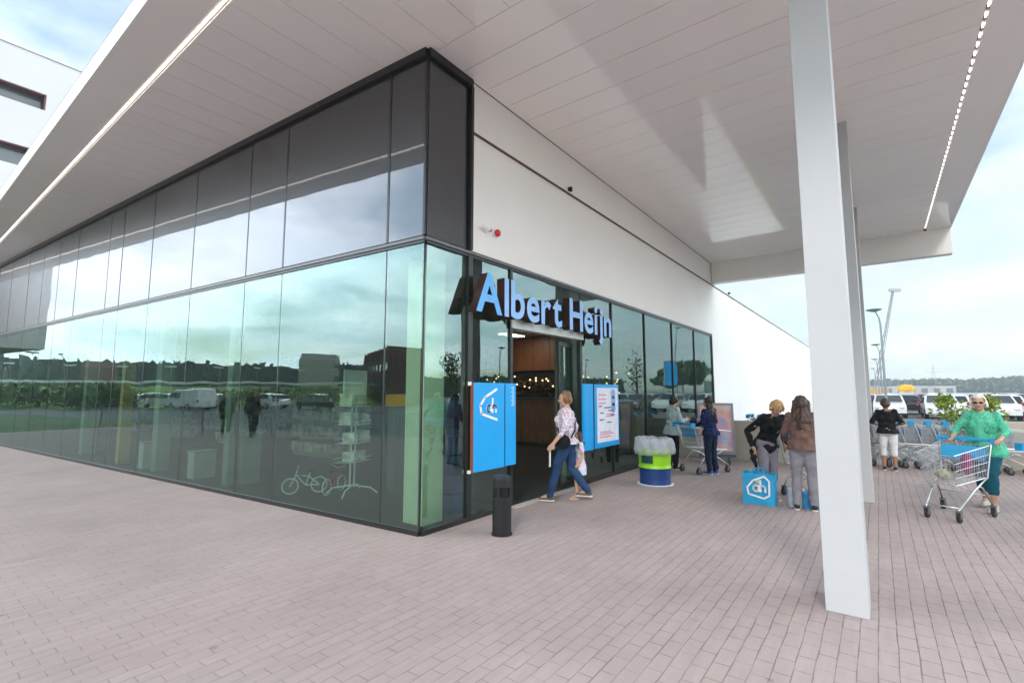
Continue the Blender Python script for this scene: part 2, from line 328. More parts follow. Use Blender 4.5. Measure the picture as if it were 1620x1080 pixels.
for x, wv in ((4.95,.045),(5.89,.03),(9.42,.018),(11.24,.015),(13.2,.012),(15.2,.012),(17.22,.035)):
    m_ = MB(); m_.box((x-wv, C0.y-.028, .05), (x+wv, C0.y+.05, ZT-.03)); pb(m_, 'mullion', DARK)
m_ = MB(); m_.box((4.905, C0.y-.058, ZT+.03), (4.955, C0.y+.06, ZS-.11)); pb(m_, 'tower_edge_frame', DARK)
m_ = MB(); m_.box((5.86, C0.y-.06, 2.66), (8.10, C0.y+.08, 2.80)); pb(m_, 'door_header', mat('door_header_paint', (.62,.66,.62), .4))
m_ = MB(); m_.box((8.02, C0.y-.03, 0.02), (8.10, C0.y+.05, 2.66)); pb(m_, 'door_jamb', DARK)
for (x0, x1, yy) in ((7.5, 8.0, C0.y+.14),):
    fr = MB(); fr.box((x0, yy-.02, .02), (x0+.05, yy+.02, 2.6)); fr.box((x1-.05, yy-.02, .02), (x1, yy+.02, 2.6)); fr.box((x0+.05, yy-.02, .02), (x1-.05, yy+.02, .10)); fr.box((x0+.05, yy-.02, 2.52), (x1-.05, yy+.02, 2.6))
    dr = pb(fr, 'sliding_door', DARK)
    g = MB(); g.box((x0+.05, yy-.006, .10), (x1-.05, yy+.006, 2.52)); g.build('pane', G_LOW, dr)
    h = MB(); h.box((x0+.01, yy-.06, .9), (x0+.04, yy-.02, 1.5)); h.build('handle', STEEL, dr)
m_ = MB(); m_.box((5.9, C0.y-.10, .0005), (8.06, C0.y+.02, .012)); pb(m_, 'threshold', mat('aluminium_threshold', (.6,.58,.55), .4, metal=.4))
m_ = MB(); m_.box((5.9, C0.y+.03, .0005), (8.06, C0.y+1.9, .010)); pb(m_, 'entrance_mat', mat('entrance_mat_fibre', (.018,.017,.016), .95, var=.3, vscale=80))
# white wall
m_ = MB(); m_.box((4.96, C0.y-.02, ZT+.03), (17.30, C0.y+.25, 5.36)); m_.box((17.30, C0.y-.02, 0), (47.5, C0.y+.25, 5.36))
m_.box((4.96, C0.y-.005, 5.42), (17.8, C0.y+.25, ZS-.004)); pb(m_, 'wall', WHITE)
m_ = MB(); m_.box((4.96, C0.y-.05, 5.36), (17.86, C0.y+.25, 5.385)); m_.box((17.86, C0.y-.05, 5.36), (47.5, C0.y+.3, 5.385)); pb(m_, 'coping', RUST)
m_ = MB(); m_.box((4.97, C0.y-.04, 5.386), (17.86, C0.y+.2, 5.42)); m_.box((17.86, C0.y-.04, 5.386), (47.5, C0.y+.25, 5.41)); pb(m_, 'coping_cap', mat('white_coping', (.85,.84,.83), .3))
for x in (7.65, 19.8): m_ = MB(); m_.box((x, C0.y-.09, 5.42), (x+.05, C0.y-.02, 5.50)); m_.lathe([(.0,.0),(.025,0),(.025,.05),(.0,.05)], (x+.025, C0.y-.08, 5.44), 8); pb(m_, 'roof_anchor', BLACK)
# rear volumes
m_ = MB(); m_.box((4.9, C0.y+.26, 3.9), (17.7, 29, 6.12)); m_.box((17.7, C0.y+.26, 3.9), (24, 29, 5.3)); m_.box((24.0, C0.y+.26, 0), (47.5, 25, 5.3)); pb(m_, 'upper_storey', mat('roof_block', (.35,.35,.34), .8))
m_ = MB(); m_.add([tuple(C0+D*.1-NL*.06+Vector((0,0,ZT+.03))), tuple(C0+D*24.5-NL*.06+Vector((0,0,ZT+.03))), tuple(C0+D*24.5-NL*.06+Vector((0,0,6.1))), tuple(C0+D*.1-NL*.06+Vector((0,0,6.1)))], [(0,1,2,3)]); pb(m_, 'spandrel_backing', DARK)
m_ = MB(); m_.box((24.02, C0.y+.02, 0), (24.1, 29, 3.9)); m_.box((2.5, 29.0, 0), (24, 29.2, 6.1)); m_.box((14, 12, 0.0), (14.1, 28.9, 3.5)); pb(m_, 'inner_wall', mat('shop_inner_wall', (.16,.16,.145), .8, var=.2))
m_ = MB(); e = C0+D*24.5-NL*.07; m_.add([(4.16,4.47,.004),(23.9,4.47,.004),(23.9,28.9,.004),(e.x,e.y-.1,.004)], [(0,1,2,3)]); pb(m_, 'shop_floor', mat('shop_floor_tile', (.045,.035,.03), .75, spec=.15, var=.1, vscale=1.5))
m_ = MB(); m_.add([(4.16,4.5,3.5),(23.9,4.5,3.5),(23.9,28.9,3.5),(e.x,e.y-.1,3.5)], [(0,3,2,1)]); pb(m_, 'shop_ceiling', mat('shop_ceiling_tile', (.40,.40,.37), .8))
WOOD = mat('stained_wood', (.16, .062, .025), .45, var=.35, vscale=3, stretch=(8,8,.6))
m_ = MB()
for k in range(12): m_.box((13.2, 5.3+k*.62, 2.38), (13.26, 5.3+k*.62+.608, 3.46))
pb(m_, 'timber_wall_panel', WOOD)
PALE = mat('pale_column_paint', (.62,.66,.48), .6, var=.05)
for i, (x0,y0,x1,y1) in enumerate(((4.40,4.72,4.76,5.08),(3.9,12.4,4.15,12.7),(8.7,5.0,9.1,5.4),(3.7,17.2,4.0,17.5),(4.1,9.5,4.25,9.7))):
    m_ = MB(); m_.box((x0,y0,.005), (x1,y1,3.49)); pb(m_, 'inner_column', PALE if i == 0 else mat('grey_green_column', (.17,.20,.16), .6, var=.1))
# ------------------------------------------------------------------ canopy
can = thing('entrance_canopy', 'wide white canopy with panelled soffit wrapping the corner of the supermarket', 'canopy', (1.62, -1.84, 0))
def cb(mb, name, m, **kw):
    o = mb.build(name, m, can, **kw); o.location = (-1.62, 1.84, 0); return o
XE, YE, X1, Y1 = 1.62, -1.84, 17.8, 28.9
g = .0045
m_ = MB()
m_.box((XE, YE, ZS), (2.12, Y1, ZS+.04)); m_.box((2.12+2*g, YE, ZS), (X1, -1.32, ZS+.04))          # plain edge bands
y = -1.28; ys = [-1.30, -.9]+[round(-.9+.51*k,3) for k in range(1, 60)]
ys = [v for v in ys if v < Y1]
for i in range(len(ys)-1):
    if ys[i] < 3.9: m_.box((2.20, ys[i]+g, ZS), (4.20-g, ys[i+1]-g, ZS+.04))
    else: m_.box((2.20, ys[i]+g, ZS), (4.20-g if ys[i] < 4.4 else 4.06, ys[i+1]-g, ZS+.04))
x = 4.20
while x < X1-.6:
    x2 = x+.521
    for (ya, yb) in ((-1.28, 4.4305),): m_.box((x+g, ya+.004, ZS), (x2-g, yb-.004, ZS+.04))
    x = x2
m_.box((x+g, -1.26, ZS), (X1-.30, 4.4265, ZS+.04))
cb(m_, 'soffit', WHITE2)
m_ = MB(); m_.box((XE+.01, YE+.01, ZS+.045), (X1-.02, Y1, ZS+.20)); cb(m_, 'roof_deck', mat('soffit_backing', (.16,.15,.15), .8))
m_ = MB(); m_.box((XE-.005, YE-.02, ZS-.003), (XE+.02, Y1+.02, ZS+.27)); m_.box((XE+.02, YE-.022, ZS-.003), (X1, YE+.005, ZS+.27)); m_.box((XE+.02, Y1, ZS-.003), (X1, Y1+.02, ZS+.27)); cb(m_, 'fascia', WHT)
m_ = MB(); m_.box((XE-.004, YE-.021, ZS+.205), (X1-.01, Y1, ZS+.30)); cb(m_, 'roof_top', mat('roof_felt', (.3,.3,.3), .8))
m_ = MB(); m_.box((X1-.295, YE, 5.44), (X1, 4.42, ZS+.19)); cb(m_, 'end_beam', mat('beam_paint', (.86,.83,.80), .45, var=.02))
LED = mat('led_light', (1, .93, .84), .4, emit=1.1)
m_ = MB()
y = -1.2
while y < Y1-.1: m_.box((2.152, y, ZS-.004), (2.168, y+.16, ZS+.03)); y += .19
cb(m_, 'light_strip', LED)
m_ = MB(); x = 2.4
while x < X1-.4: m_.box((x, -1.309, ZS-.004), (x+.09, -1.291, ZS+.03)); x += .21
m_.box((2.4,-1.306,ZS+.012),(X1-.45,-1.294,ZS+.028)); o_ = cb(m_, 'light_strip', [LED, STEEL])
for p_ in list(o_.data.polygons)[-6:]: p_.material_index = 1
m_ = MB(); m_.box((2.13, -1.25, ZS+.031), (2.19, Y1, ZS+.042)); cb(m_, 'light_channel', mat('light_channel_paint', (.5,.48,.46), .5))
for x in (4.67, 9.45, 14.2):
    m_ = MB(); m_.box((x, .155, 0), (x+.42, .435, ZS+.03)); cb(m_, 'column', COLM, bevel=.006)
m_ = MB(); m_.lathe([(0,-.05),(.03,-.05),(.035,0),(0,0)], (17.3, -1.3, ZS), 10); cb(m_, 'ceiling_sensor', BLACK)
# ------------------------------------------------------------------ sign letters
def text_mesh(body, size, depth, offset=0.0):
    cu = bpy.data.curves.new('t', 'FONT'); cu.body = body; cu.size = size; cu.extrude = depth/2; cu.offset = offset; cu.resolution_u = 4
    o = bpy.data.objects.new('t', cu); COL.objects.link(o); dg = bpy.context.evaluated_depsgraph_get(); dg.update()
    me = bpy.data.meshes.new_from_object(o.evaluated_get(dg)); bpy.data.objects.remove(o); return me
def mesh_bounds(me):
    xs = [v.co.x for v in me.vertices]; ys = [v.co.y for v in me.vertices]; return min(xs), max(xs), min(ys), max(ys)
sg = thing('shop_sign', 'row of big blue raised letters reading Albert Heijn above the entrance', 'sign', (4.80, C0.y-.19, 2.76))
word = "Albert Heijn"; SIZE = .74; TGT = 4.14
ws = []; cur = 0.0
for ch in word:
    if ch == ' ': cur += .20; continue
    me = text_mesh(ch, SIZE, .14, .017); a, b, c, d_ = mesh_bounds(me); ws.append((ch, me, cur-a)); cur += (b-a)+.052
sx = TGT/cur
for i, (ch, me, x) in enumerate(ws):
    o = bpy.data.objects.new('letter', me); COL.objects.link(o); o.parent = sg
    me.materials.clear(); me.materials.append(LBLUE if i == 0 else LPALE); me.materials.append(SIDEB)
    for p in me.polygons: p.material_index = 0 if p.normal.z > .9 else 1
    o.rotation_euler = (R(90), 0, 0); o.location = (x*sx, 0, .02); o.scale = (sx, 1.03, 1)
m_ = MB(); m_.box((.0, .075, .18), (4.0, .10, .21)); m_.box((.1, .10, .185), (.13, .18, .205)); m_.box((3.7, .10, .185), (3.73, .18, .205)); m_.build('support_rail', BLACK, sg)
# ------------------------------------------------------------------ logo helper
def stroke(mb, pts, w, th, closed=False, plane=lambda u, v, t: (u, v, t)):
    n = len(pts); P2 = [Vector((a, b)) for a, b in pts]
    segs = [(i, (i+1) % n) for i in range(n if closed else n-1)]
    for a, b in segs:
        d = (P2[b]-P2[a]).normalized(); nn = Vector((-d.y, d.x)); q = [P2[a]-d*w*.3-nn*w/2, P2[b]+d*w*.3-nn*w/2, P2[b]+d*w*.3+nn*w/2, P2[a]-d*w*.3+nn*w/2]
        mb.add([plane(p.x, p.y, 0) for p in q]+[plane(p.x, p.y, th) for p in q], [(0,1,2,3),(7,6,5,4),(0,4,5,1),(1,5,6,2),(2,6,7,3),(3,7,4,0)])
def arc(cx, cy, rx, ry, a0, a1, n=12): return [(cx+rx*math.cos(R(a0+(a1-a0)*i/n)), cy+ry*math.sin(R(a0+(a1-a0)*i/n))) for i in range(n+1)]
def ah(mb, u, v, h, w, th, plane):      # lower-case joined a and h, lower left at u, v
    x = h*.55
    stroke(mb, arc(u+h*.27, v+x*.5, h*.24, x*.5, 50, 310, 12), w, th, plane=plane); stroke(mb, [(u+h*.5, v), (u+h*.5, v+x)], w, th, plane=plane)
    stroke(mb, [(u+h*.66, v), (u+h*.66, v+h)], w, th, plane=plane)
    stroke(mb, arc(u+h*.86, v+x*.55, h*.2, x*.42, 180, 0, 8)+[(u+h*1.06, v)], w, th, plane=plane)
HOUSE = [(.93, 1.0), (.28, .72), (.0, .42), (.06, .12), (.95, -.12)]
# ------------------------------------------------------------------ blue boxes beside the door
bp = thing('notice_cabinet', 'tall blue cabinet with a white outline emblem and ah letters left of the door', 'sign', (4.955, 4.352, .63))
b_ = MB(); b_.box((0,0,0), (.67,.05,1.19)); b_.build('front_panel', BLUE, bp, bevel=.004)
b_ = MB(); b_.box((.70,0,.005), (.95,.05,1.19)); b_.build('narrow_panel', BLUE, bp, bevel=.004)
b_ = MB(); b_.box((.67,.01,.02), (.70,.05,1.17)); b_.build('gap', BLACK, bp)
b_ = MB(); b_.box((-.014,.002,.0), (-.002,.05,1.19)); b_.build('side_panel', mat('red_brown_side', (.25,.07,.05), .4), bp)
b_ = MB(); b_.box((.01,.052,.02), (.94,.062,1.17)); b_.build('back_panel', BLACK, bp)
b_ = MB(); b_.box((-.05,.03,1.15), (-.016,.066,1.20)); b_.box((-.05,.03,-.01), (-.016,.066,.03)); b_.build('wall_bracket', WHT, bp)
fl = lambda ox, oz, s, y0: (lambda u, v, t: (ox+u*s, y0-t, oz+v*s))
b_ = MB(); stroke(b_, HOUSE, .09, .006, plane=fl(.13,.72,.38,-.001)); b_.build('emblem_outline', WHT, bp)
b_ = MB(); ah(b_, 0, 0, .19, .03, .006, fl(.27,.78,1.0,-.001)); b_.build('emblem_letters', WHT, bp)
b_ = MB()
for k in range(9): b_.box((.83+.02*(k % 2), -.005, 1.12-k*.032), (.90, -.001, 1.135-k*.032))
b_.build('small_lettering', mat('pale_lettering', (.5,.75,.85), .5), bp)
b2 = thing('poster_cabinet', 'blue cabinet holding a white poster with pink and blue offers right of the door', 'sign', (8.00, 4.352, .62))
b_ = MB(); b_.lathe([(0,0),(.20,0),(.20,1.22),(0,1.22)], (0,0,0), 28)
b_.v = [(.20+v[0], max(-.035, .03+v[1]*.32) if v[1] < 0 else min(.066, .03+v[1]*.3), v[2]) for v in b_.v]
b_.build('rounded_panel', BLUE, b2)
b_ = MB(); b_.box((.44,0,0), (1.52,.05,1.22)); b_.build('poster_box', BLUE, b2, bevel=.004)
b_ = MB(); b_.box((.40,.02,.02), (.44,.05,1.20)); b_.build('gap', BLACK, b2)
b_ = MB(); b_.box((.53,-.006,.10), (1.46,-.001,1.15)); b_.build('poster_sheet', mat('poster_paper', (.80,.78,.84), .5), b2)
for k in range(3):
    b_ = MB(); b_.lathe([(0,0),(.10,0),(.10,.004),(0,.004)], (0,0,0), 20); b_.v = [(1.24+v[0], -.007-v[2], 1.03-k*.14+v[1]) for v in b_.v]; b_.build('offer_roundel', mat('roundel_blue', (.25,.42,.75), .5), b2)
for nm, c, rows in (('poster_text', (.20,.12,.22), ((.60,.78,.12),(.84,.75,.28),(.66,.65,.14),(1.02,.69,.22),(.62,.52,.18),(.95,.46,.18),(1.1,.60,.2))), ('poster_pink_text', (.75,.28,.42), ((.90,.58,.36),(.92,.62,.30),(.60,1.0,.32),(.60,.92,.34),(.62,.24,.6),(.62,.19,.5),(.64,.28,.45),(.60,.84,.3)))):
    b_ = MB()
    for (u, v, l) in rows: b_.box((u, -.011, v), (u+l, -.007, v+.024))
    b_.build(nm, mat(nm+'_ink', c, .6), b2)
b_ = MB(); b_.box((1.3,.052,1.05), (1.33,.072,1.08)); b_.box((1.3,.052,.08), (1.33,.072,.11)); b_.build('wall_bracket', STEEL, b2)
# ------------------------------------------------------------------ wall devices
al = thing('alarm_siren', 'small round red alarm siren on the white wall above the entrance', 'alarm', (5.48, C0.y-.02, 4.03))
b_ = MB(); b_.box((-.045,-.03,-.045), (.045,0,.045)); b_.build('mount', WHT, al)
b_ = MB(); b_.ell((0,-.055,0), (.055,.045,.055)); b_.build('dome', mat('alarm_red', (.65,.02,.03), .3), al, smooth=True)
cc = thing('security_camera', 'tiny pale security camera with dark lens beside the red siren', 'camera', (5.22, C0.y-.02, 4.03))
b_ = MB(); b_.seg((0,0,0), (0,-.06,0), .02); b_.seg((-.09,-.07,.01), (.05,-.07,-.01), .028, n=12); b_.build('housing', WHT, cc)
b_ = MB(); b_.seg((.05,-.07,-.01), (.075,-.07,-.013), .026, n=12); b_.build('lens', BLACK, cc)
# ------------------------------------------------------------------ outside objects at the door
lb = thing('litter_bin', 'slim black cylindrical litter bin with an ash slot before the corner glazing', 'bin', (4.76, 3.72, 0))
b_ = MB(); b_.lathe([(0,0),(.128,0),(.128,.012),(.115,.02),(.115,.40),(.119,.405),(.119,.412),(.115,.416),(.115,.45)], n=32); b_.build('body', BLACK, lb, smooth=False)
b_ = MB(); b_.lathe([(.09,.45),(.09,.56)], n=24); b_.build('opening', mat('bin_void', (.003,.003,.003), .9), lb)
b_ = MB(); b_.lathe([(.118,.56),(.118,.66),(.10,.685),(0,.69)], n=32); [b_.box((.1*math.cos(a)-.012,.1*math.sin(a)-.012,.44),(.1*math.cos(a)+.012,.1*math.sin(a)+.012,.57)) for a in (0.3,1.9,3.4,5.0)]; b_.build('hood', mat('bin_hood', (.010,.010,.011), .45), lb)
br = thing('recycling_barrel', 'blue and lime green barrel lined with a big clear plastic bag', 'barrel', (9.0, 3.42, 0))
b_ = MB(); b_.lathe([(0,0),(.26,0),(.285,.015),(.275,.10),(.28,.30),(.285,.305)], n=40); b_.build('base_drum', mat('barrel_blue', (.008,.045,.19), .35), br)
b_ = MB(); b_.lathe([(.29,.303),(.30,.31),(.285,.36),(.295,.55),(.31,.60),(.31,.62),(.29,.62)], n=40); dr_ = b_.build('green_ring', mat('barrel_lime', (.30,.66,.01), .35), br)
b_ = MB()
for i in range(9):
    a0 = R(150+i*5); a1 = R(150+(i+1)*5); r_ = .302
    b_.add([(r_*math.cos(a0), r_*math.sin(a0), .40), (r_*math.cos(a1), r_*math.sin(a1), .40), (r_*math.cos(a1), r_*math.sin(a1), .54), (r_*math.cos(a0), r_*math.sin(a0), .54)], [(0,1,2,3)])
b_.build('grip', mat('barrel_grip', (.01,.05,.06), .4), br)
b_ = MB(); b_.lathe([(.30,0),(.33,.004),(.33,.012),(.30,.016)], n=32); b_.build('ground_ring', WHT, br)
bagm = bpy.data.materials.new('clear_plastic_film'); bagm.use_nodes = True; t = bagm.node_tree; pbn = t.nodes['Principled BSDF']; pbn.inputs['Base Color'].default_value = (.80,.82,.90,1); pbn.inputs['Roughness'].default_value = .15; pbn.inputs['Alpha'].default_value = .42
nz = nd(t, 'ShaderNodeTexNoise'); nz.inputs['Scale'].default_value = 18; bq = nd(t, 'ShaderNodeBump'); bq.inputs['Distance'].default_value = .03; t.links.new(nz.outputs['Fac'], bq.inputs['Height']); t.links.new(bq.outputs[0], pbn.inputs['Normal'])
b_ = MB(); n = 160; prof = [(.315,.57),(.36,.55),(.375,.64),(.37,.74),(.345,.82),(.30,.85),(.26,.83),(.24,.74),(.20,.62)]
for (r_, z) in prof:
    for k in range(n):
        a = 2*math.pi*k/n; q = mnoise.noise(Vector((math.cos(a)*3.2, math.sin(a)*3.2, z*8)))
        q2 = mnoise.noise(Vector((math.cos(a)*9, math.sin(a)*9, z*16+3))); rr = r_*(.96+.045*math.sin(a*13+3*q+z*9)+.05*q2+.05*q); b_.v.append((rr*math.cos(a), rr*math.sin(a), z+.03*q+.02*q2))
for i in range(len(prof)-1):
    for k in range(n): b_.f.append((i*n+k, i*n+(k+1) % n, (i+1)*n+(k+1) % n, (i+1)*n+k))
b_.build('bag_liner', bagm, br, smooth=True)
b_ = MB()
for k in range(16):
    a = random.uniform(0, 6.28); r_ = random.uniform(.02,.2); b_.seg((r_*math.cos(a), r_*math.sin(a), .62+random.random()*.06), (r_*math.cos(a)+random.uniform(-.06,.06), r_*math.sin(a)+random.uniform(-.06,.06), .76), .03, .022, n=8)
b_.build('bottle_heap', mat('blue_bottles', (.12,.15,.42), .2), br)
# shopping bag
def carrier(name, label, loc, rz, w, d, h, m, emblem=True, cat='bag'):
    t = thing(name, label, cat, loc, rz); b = MB(); NX, NZ = 10, 10
    def wall(fn):
        o = len(b.v)
        for j in range(NZ+1):
            for i in range(NX+1):
                u = i/NX; v = j/NZ; p = Vector(fn(u, v)); q = mnoise.noise(p*9+Vector((loc[0],0,0)))*.018*(.3+v); b.v.append((p.x+q, p.y+q*.8, p.z+(q*.6 if v > .9 else 0)))
        for j in range(NZ):
            for i in range(NX): a = o+j*(NX+1)+i; b.f.append((a, a+1, a+NX+2, a+NX+1))
    k = .93
    wall(lambda u, v: (0-d/2*(1-v*.12), (u-.5)*w, v*h)); wall(lambda u, v: (d/2*(1-v*.12), (.5-u)*w, v*h))
    wall(lambda u, v: ((.5-u)*d*(1-v*.12), -w/2, v*h)); wall(lambda u, v: ((u-.5)*d*(1-v*.12), w/2, v*h))
    b.add([(-d/2,-w/2,.004),(d/2,-w/2,.004),(d/2,w/2,.004),(-d/2,w/2,.004)], [(0,3,2,1)])
    b.build('bag_body', m, t, smooth=True)
    b = MB()
    for sx_ in (-1, 1): b.tube([(sx_*d*.42,-w*.2,h-.04),(sx_*d*.3,-w*.17,h+.05),(sx_*d*.2,0,h+.07),(sx_*d*.3,w*.17,h+.05),(sx_*d*.42,w*.2,h-.04)], .008, 6)
    b.build('handle', m, t)
    if emblem:
        pl = lambda s, oy, oz: (lambda u, v, t_: (-d/2-.016-t_+.02*v*s, -(u*s)+oy, oz+v*s))
        b = MB(); stroke(b, [(.8,1.02),(.28,.78),(0,.42),(.06,.1),(.75,-.06),(1.0,.1),(1.02,.8)], .085, .003, True, pl(.30, w/2-.07, .12)); b.build('emblem_outline', WHT, t)
        b = MB(); ah(b, 0, 0, .16, .026, .003, pl(1.0, w/2-.15, .2)); b.build('emblem_letters', WHT, t)
    b = MB(); 
    for kx in range(5): b.ell((random.uniform(-d*.25,d*.25), random.uniform(-w*.3,w*.3), h*.72), (.07,.07,.09))
    b.build('contents', mat('groceries', (.35,.4,.3), .6, var=.5, vscale=12), t, smooth=True)
    return t
BAGB = mat('bag_blue', (.01,.33,.60), .4, var=.12, vscale=10, bump=.3, bscale=14)
carrier('carrier_bag', 'large blue carrier bag with white ah emblem standing on the paving', (8.42, 1.55, 0), R(-8+180-172), .44, .26, .46, BAGB)
carrier('striped_bag', 'white carrier bag standing on the paving behind the grey trousered woman in the brown top', (8.55, 1.08, 0), .3, .22, .2, .28, mat('bag_white', (.7,.75,.78), .4), False)
carrier('small_blue_bag', 'small plain blue carrier bag by the feet of the woman in the brown top', (8.5, .86, 0), .1, .26, .2, .25, mat('bag_deep_blue', (.01,.18,.42), .4, var=.3, vscale=9), False)
# ------------------------------------------------------------------ poster stand
ps = thing('poster_stand', 'wheeled poster stand with a grey frame and an orange pink poster', 'sign stand', (12.45, 3.18, 0), R(180+18))
# local: faces +x, width along y
tilt = .10
def tl(x, y, z): return (x-(z-.25)*tilt, y, z)
b_ = MB(); W2 = .40
for (ya, yb, za, zb) in ((-W2,-W2+.05,.22,1.42),(W2-.05,W2,.22,1.42),(-W2+.05,W2-.05,1.37,1.42),(-W2+.05,W2-.05,.22,.29)):
    o = len(b_.v); b_.box((-.02,ya,za), (.025,yb,zb)); b_.v[o:] = [tl(*v) for v in b_.v[o:]]
b_.build('frame', mat('stand_frame', (.32,.30,.36), .4, metal=.3), ps)
pm = bpy.data.materials.new('poster_print'); pm.use_nodes = True; t = pm.node_tree; bb = t.nodes['Principled BSDF']; c = nd(t, 'ShaderNodeTexCoord'); n_ = nd(t, 'ShaderNodeTexNoise'); n_.inputs['Scale'].default_value = 2.6; n_.inputs['Detail'].default_value = 3; t.links.new(c.outputs['Object'], n_.inputs['Vector'])
rp = nd(t, 'ShaderNodeValToRGB'); rp.color_ramp.elements[0].position = .36; rp.color_ramp.elements[0].color = (.40,.45,.80,1); rp.color_ramp.elements[1].position = .66; rp.color_ramp.elements[1].color = (.85,.75,.8,1)
e1 = rp.color_ramp.elements.new(.46); e1.color = (.85,.42,.46,1); e2 = rp.color_ramp.elements.new(.56); e2.color = (.88,.60,.42,1)
t.links.new(n_.outputs['Fac'], rp.inputs[0]); t.links.new(rp.outputs[0], bb.inputs['Base Color']); bb.inputs['Roughness'].default_value = .35
b_ = MB(); b_.box((-.01,-W2+.05,.29), (.012,W2-.05,1.37)); b_.v = [tl(*v) for v in b_.v]; b_.build('poster', pm, ps)
b_ = MB(); b_.box((-.05,-W2-.01,.14), (.05,W2+.01,.215)); b_.seg((0,-.25,.14), (0,-.25,.07), .02); b_.seg((0,.25,.14), (0,.25,.07), .02); b_.box((-.25,-.27,.04), (.25,-.23,.07)); b_.box((-.25,.23,.04), (.25,.27,.07)); b_.build('base', mat('stand_base', (.10,.14,.17), .5), ps)
for sx_ in (-1, 1):
    for sy in (-1, 1): b_ = MB(); b_.seg((sx_*.22, sy*.25-.012, .03), (sx_*.22, sy*.25+.012, .03), .03, n=14); b_.build('wheel', RUB, ps)
# ------------------------------------------------------------------ low wall
BEIGE = mat('beige_concrete', (.50,.46,.39), .85, var=.06, vscale=1.2, bump=.1, bscale=50)
lw = MB(); lw.box((13.30,.55,0), (13.52,4.42,.97)); lw.build('low_wall', BEIGE, bevel=.01, label='beige low wall running out from the glass front behind the poster stand', cat='wall')
lw = MB(); lw.box((15.05,-9,0), (15.27,-1.95,1.04)); lw.build('low_wall', BEIGE, bevel=.01, label='beige low wall behind the woman in green at the edge of the car park', cat='wall')
#@@OBJECTS
# ------------------------------------------------------------------ shopping carts
CARTB = mat('cart_blue', (.01,.32,.62), .35, var=.06)
def make_cart(label, loc, rz, group=None):
    t = thing('shopping_cart', label, 'shopping cart', loc, rz, group)
    # basket corners  (front +x)
    TR = [(-.46,-.29,.96),(-.46,.29,.96)]; TF = [(.48,-.20,.86),(.48,.20,.86)]; BR = [(-.38,-.24,.52),(-.38,.24,.52)]; BF = [(.40,-.17,.47),(.40,.17,.47)]
    b = MB(); V_ = Vector
    def lerp(a, c, k): return V_(a)*(1-k)+V_(c)*k
    for ring in ([TR[0],TR[1],TF[1],TF[0]], [BR[0],BR[1],BF[1],BF[0]]):
        for i in range(4): b.seg(ring[i], ring[(i+1) % 4], .006, n=6)
    for (a0,a1,c0,c1,n) in ((TR[0],TF[0],BR[0],BF[0],19),(TR[1],TF[1],BR[1],BF[1],19),(TR[0],TR[1],BR[0],BR[1],11),(TF[0],TF[1],BF[0],BF[1],9)):
        for i in range(n+1): b.seg(lerp(a0,a1,i/n), lerp(c0,c1,i/n), .0026, n=4, caps=False)
        for k in (.28,.52,.76): b.seg(lerp(a0,c0,k), lerp(a1,c1,k), .0032, n=4, caps=False)
    for i in range(1, 10): b.seg(lerp(BR[0],BR[1],i/10), lerp(BF[0],BF[1],i/10), .0026, n=4, caps=False)
    for i in range(1, 8): b.seg(lerp(BR[0],BF[0],i/8), lerp(BR[1],BF[1],i/8), .0026, n=4, caps=False)
    b.build('basket', CHROME, t)
    b = MB()
    for s in (-1, 1):
        b.tube([(.40,s*.17,.15),(.36,s*.18,.18),(-.02,s*.23,.40),(-.12,s*.24,.43),(-.20,s*.245,.40),(-.40,s*.275,.16)], .0125, 8)
        b.tube([(-.10,s*.24,.43),(-.38,s*.25,.52),(-.50,s*.285,.96),(-.55,s*.285,1.01)], .011, 8)
        b.seg((.05,s*.21,.37),(.30,s*.17,.47), .009)
    b.seg((-.30,-.26,.29),(-.30,.26,.29), .009); b.seg((.36,-.18,.18),(.36,.18,.18), .009)
    b.build('frame', CHROME, t, smooth=True)
    b = MB(); b.seg((-.56,-.29,1.02),(-.56,.29,1.02), .021, n=12); b.box((-.60,-.07,1.0),(-.53,.07,1.055)); b.box((-.60,-.315,.95),(-.50,-.28,1.05)); b.box((-.60,.28,.95),(-.50,.315,1.05)); b.build('handle', CARTB, t)
    b = MB(); b.add([(-.45,-.25,.93),(-.45,.25,.93),(-.41,.24,.74),(-.41,-.24,.74),(-.44,-.25,.93),(-.44,.25,.93),(-.40,.24,.74),(-.40,-.24,.74)], [(0,1,2,3),(7,6,5,4),(0,4,5,1),(2,6,7,3)]); b.build('seat_flap', CARTB, t)
    for (x, y) in ((.40,-.17),(.40,.17),(-.40,-.275),(-.40,.275)):
        b = MB(); b.seg((x-.02,y-.016,.062),(x-.02,y+.016,.062), .062, n=18); wh = b.build('wheel', RUB, t)
        b = MB(); b.box((x-.035,y-.028,.05),(x+.01,y-.019,.145)); b.box((x-.035,y+.019,.05),(x+.01,y+.028,.145)); b.box((x-.04,y-.03,.13),(x+.02,y+.03,.155)); b.build('fork', mat('castor_grey', (.12,.12,.13), .5), wh)
    return t
c0 = make_cart('shopping cart pushed by the woman in green towards the camera', (9.14, -.74, 0), math.atan2(.36,-.82))
dup(c0, (10.95, 3.02, 0), R(-36), 'shopping cart between the woman in the pale jacket and the woman in navy')
dup(c0, (9.6, .95, 0), R(-20), 'shopping cart mostly hidden behind the nearest white column')
dup(c0, (8.62, -1.95, 0), R(215), 'shopping cart cut off by the right edge of the picture')
GRP = 'nested shopping carts in the row behind the low walls'
for k in range(9): dup(c0, (14.35+.02*(k % 2), -1.55+k*.29-.9+.2, 0), R(-90), 'nested shopping cart with blue handle by the car park edge', GRP)
for k in range(6): dup(c0, (15.4, 1.0+k*.29, 0), R(-90), 'nested shopping cart behind the beige wall left of the columns', 'nested shopping carts behind the left low wall')
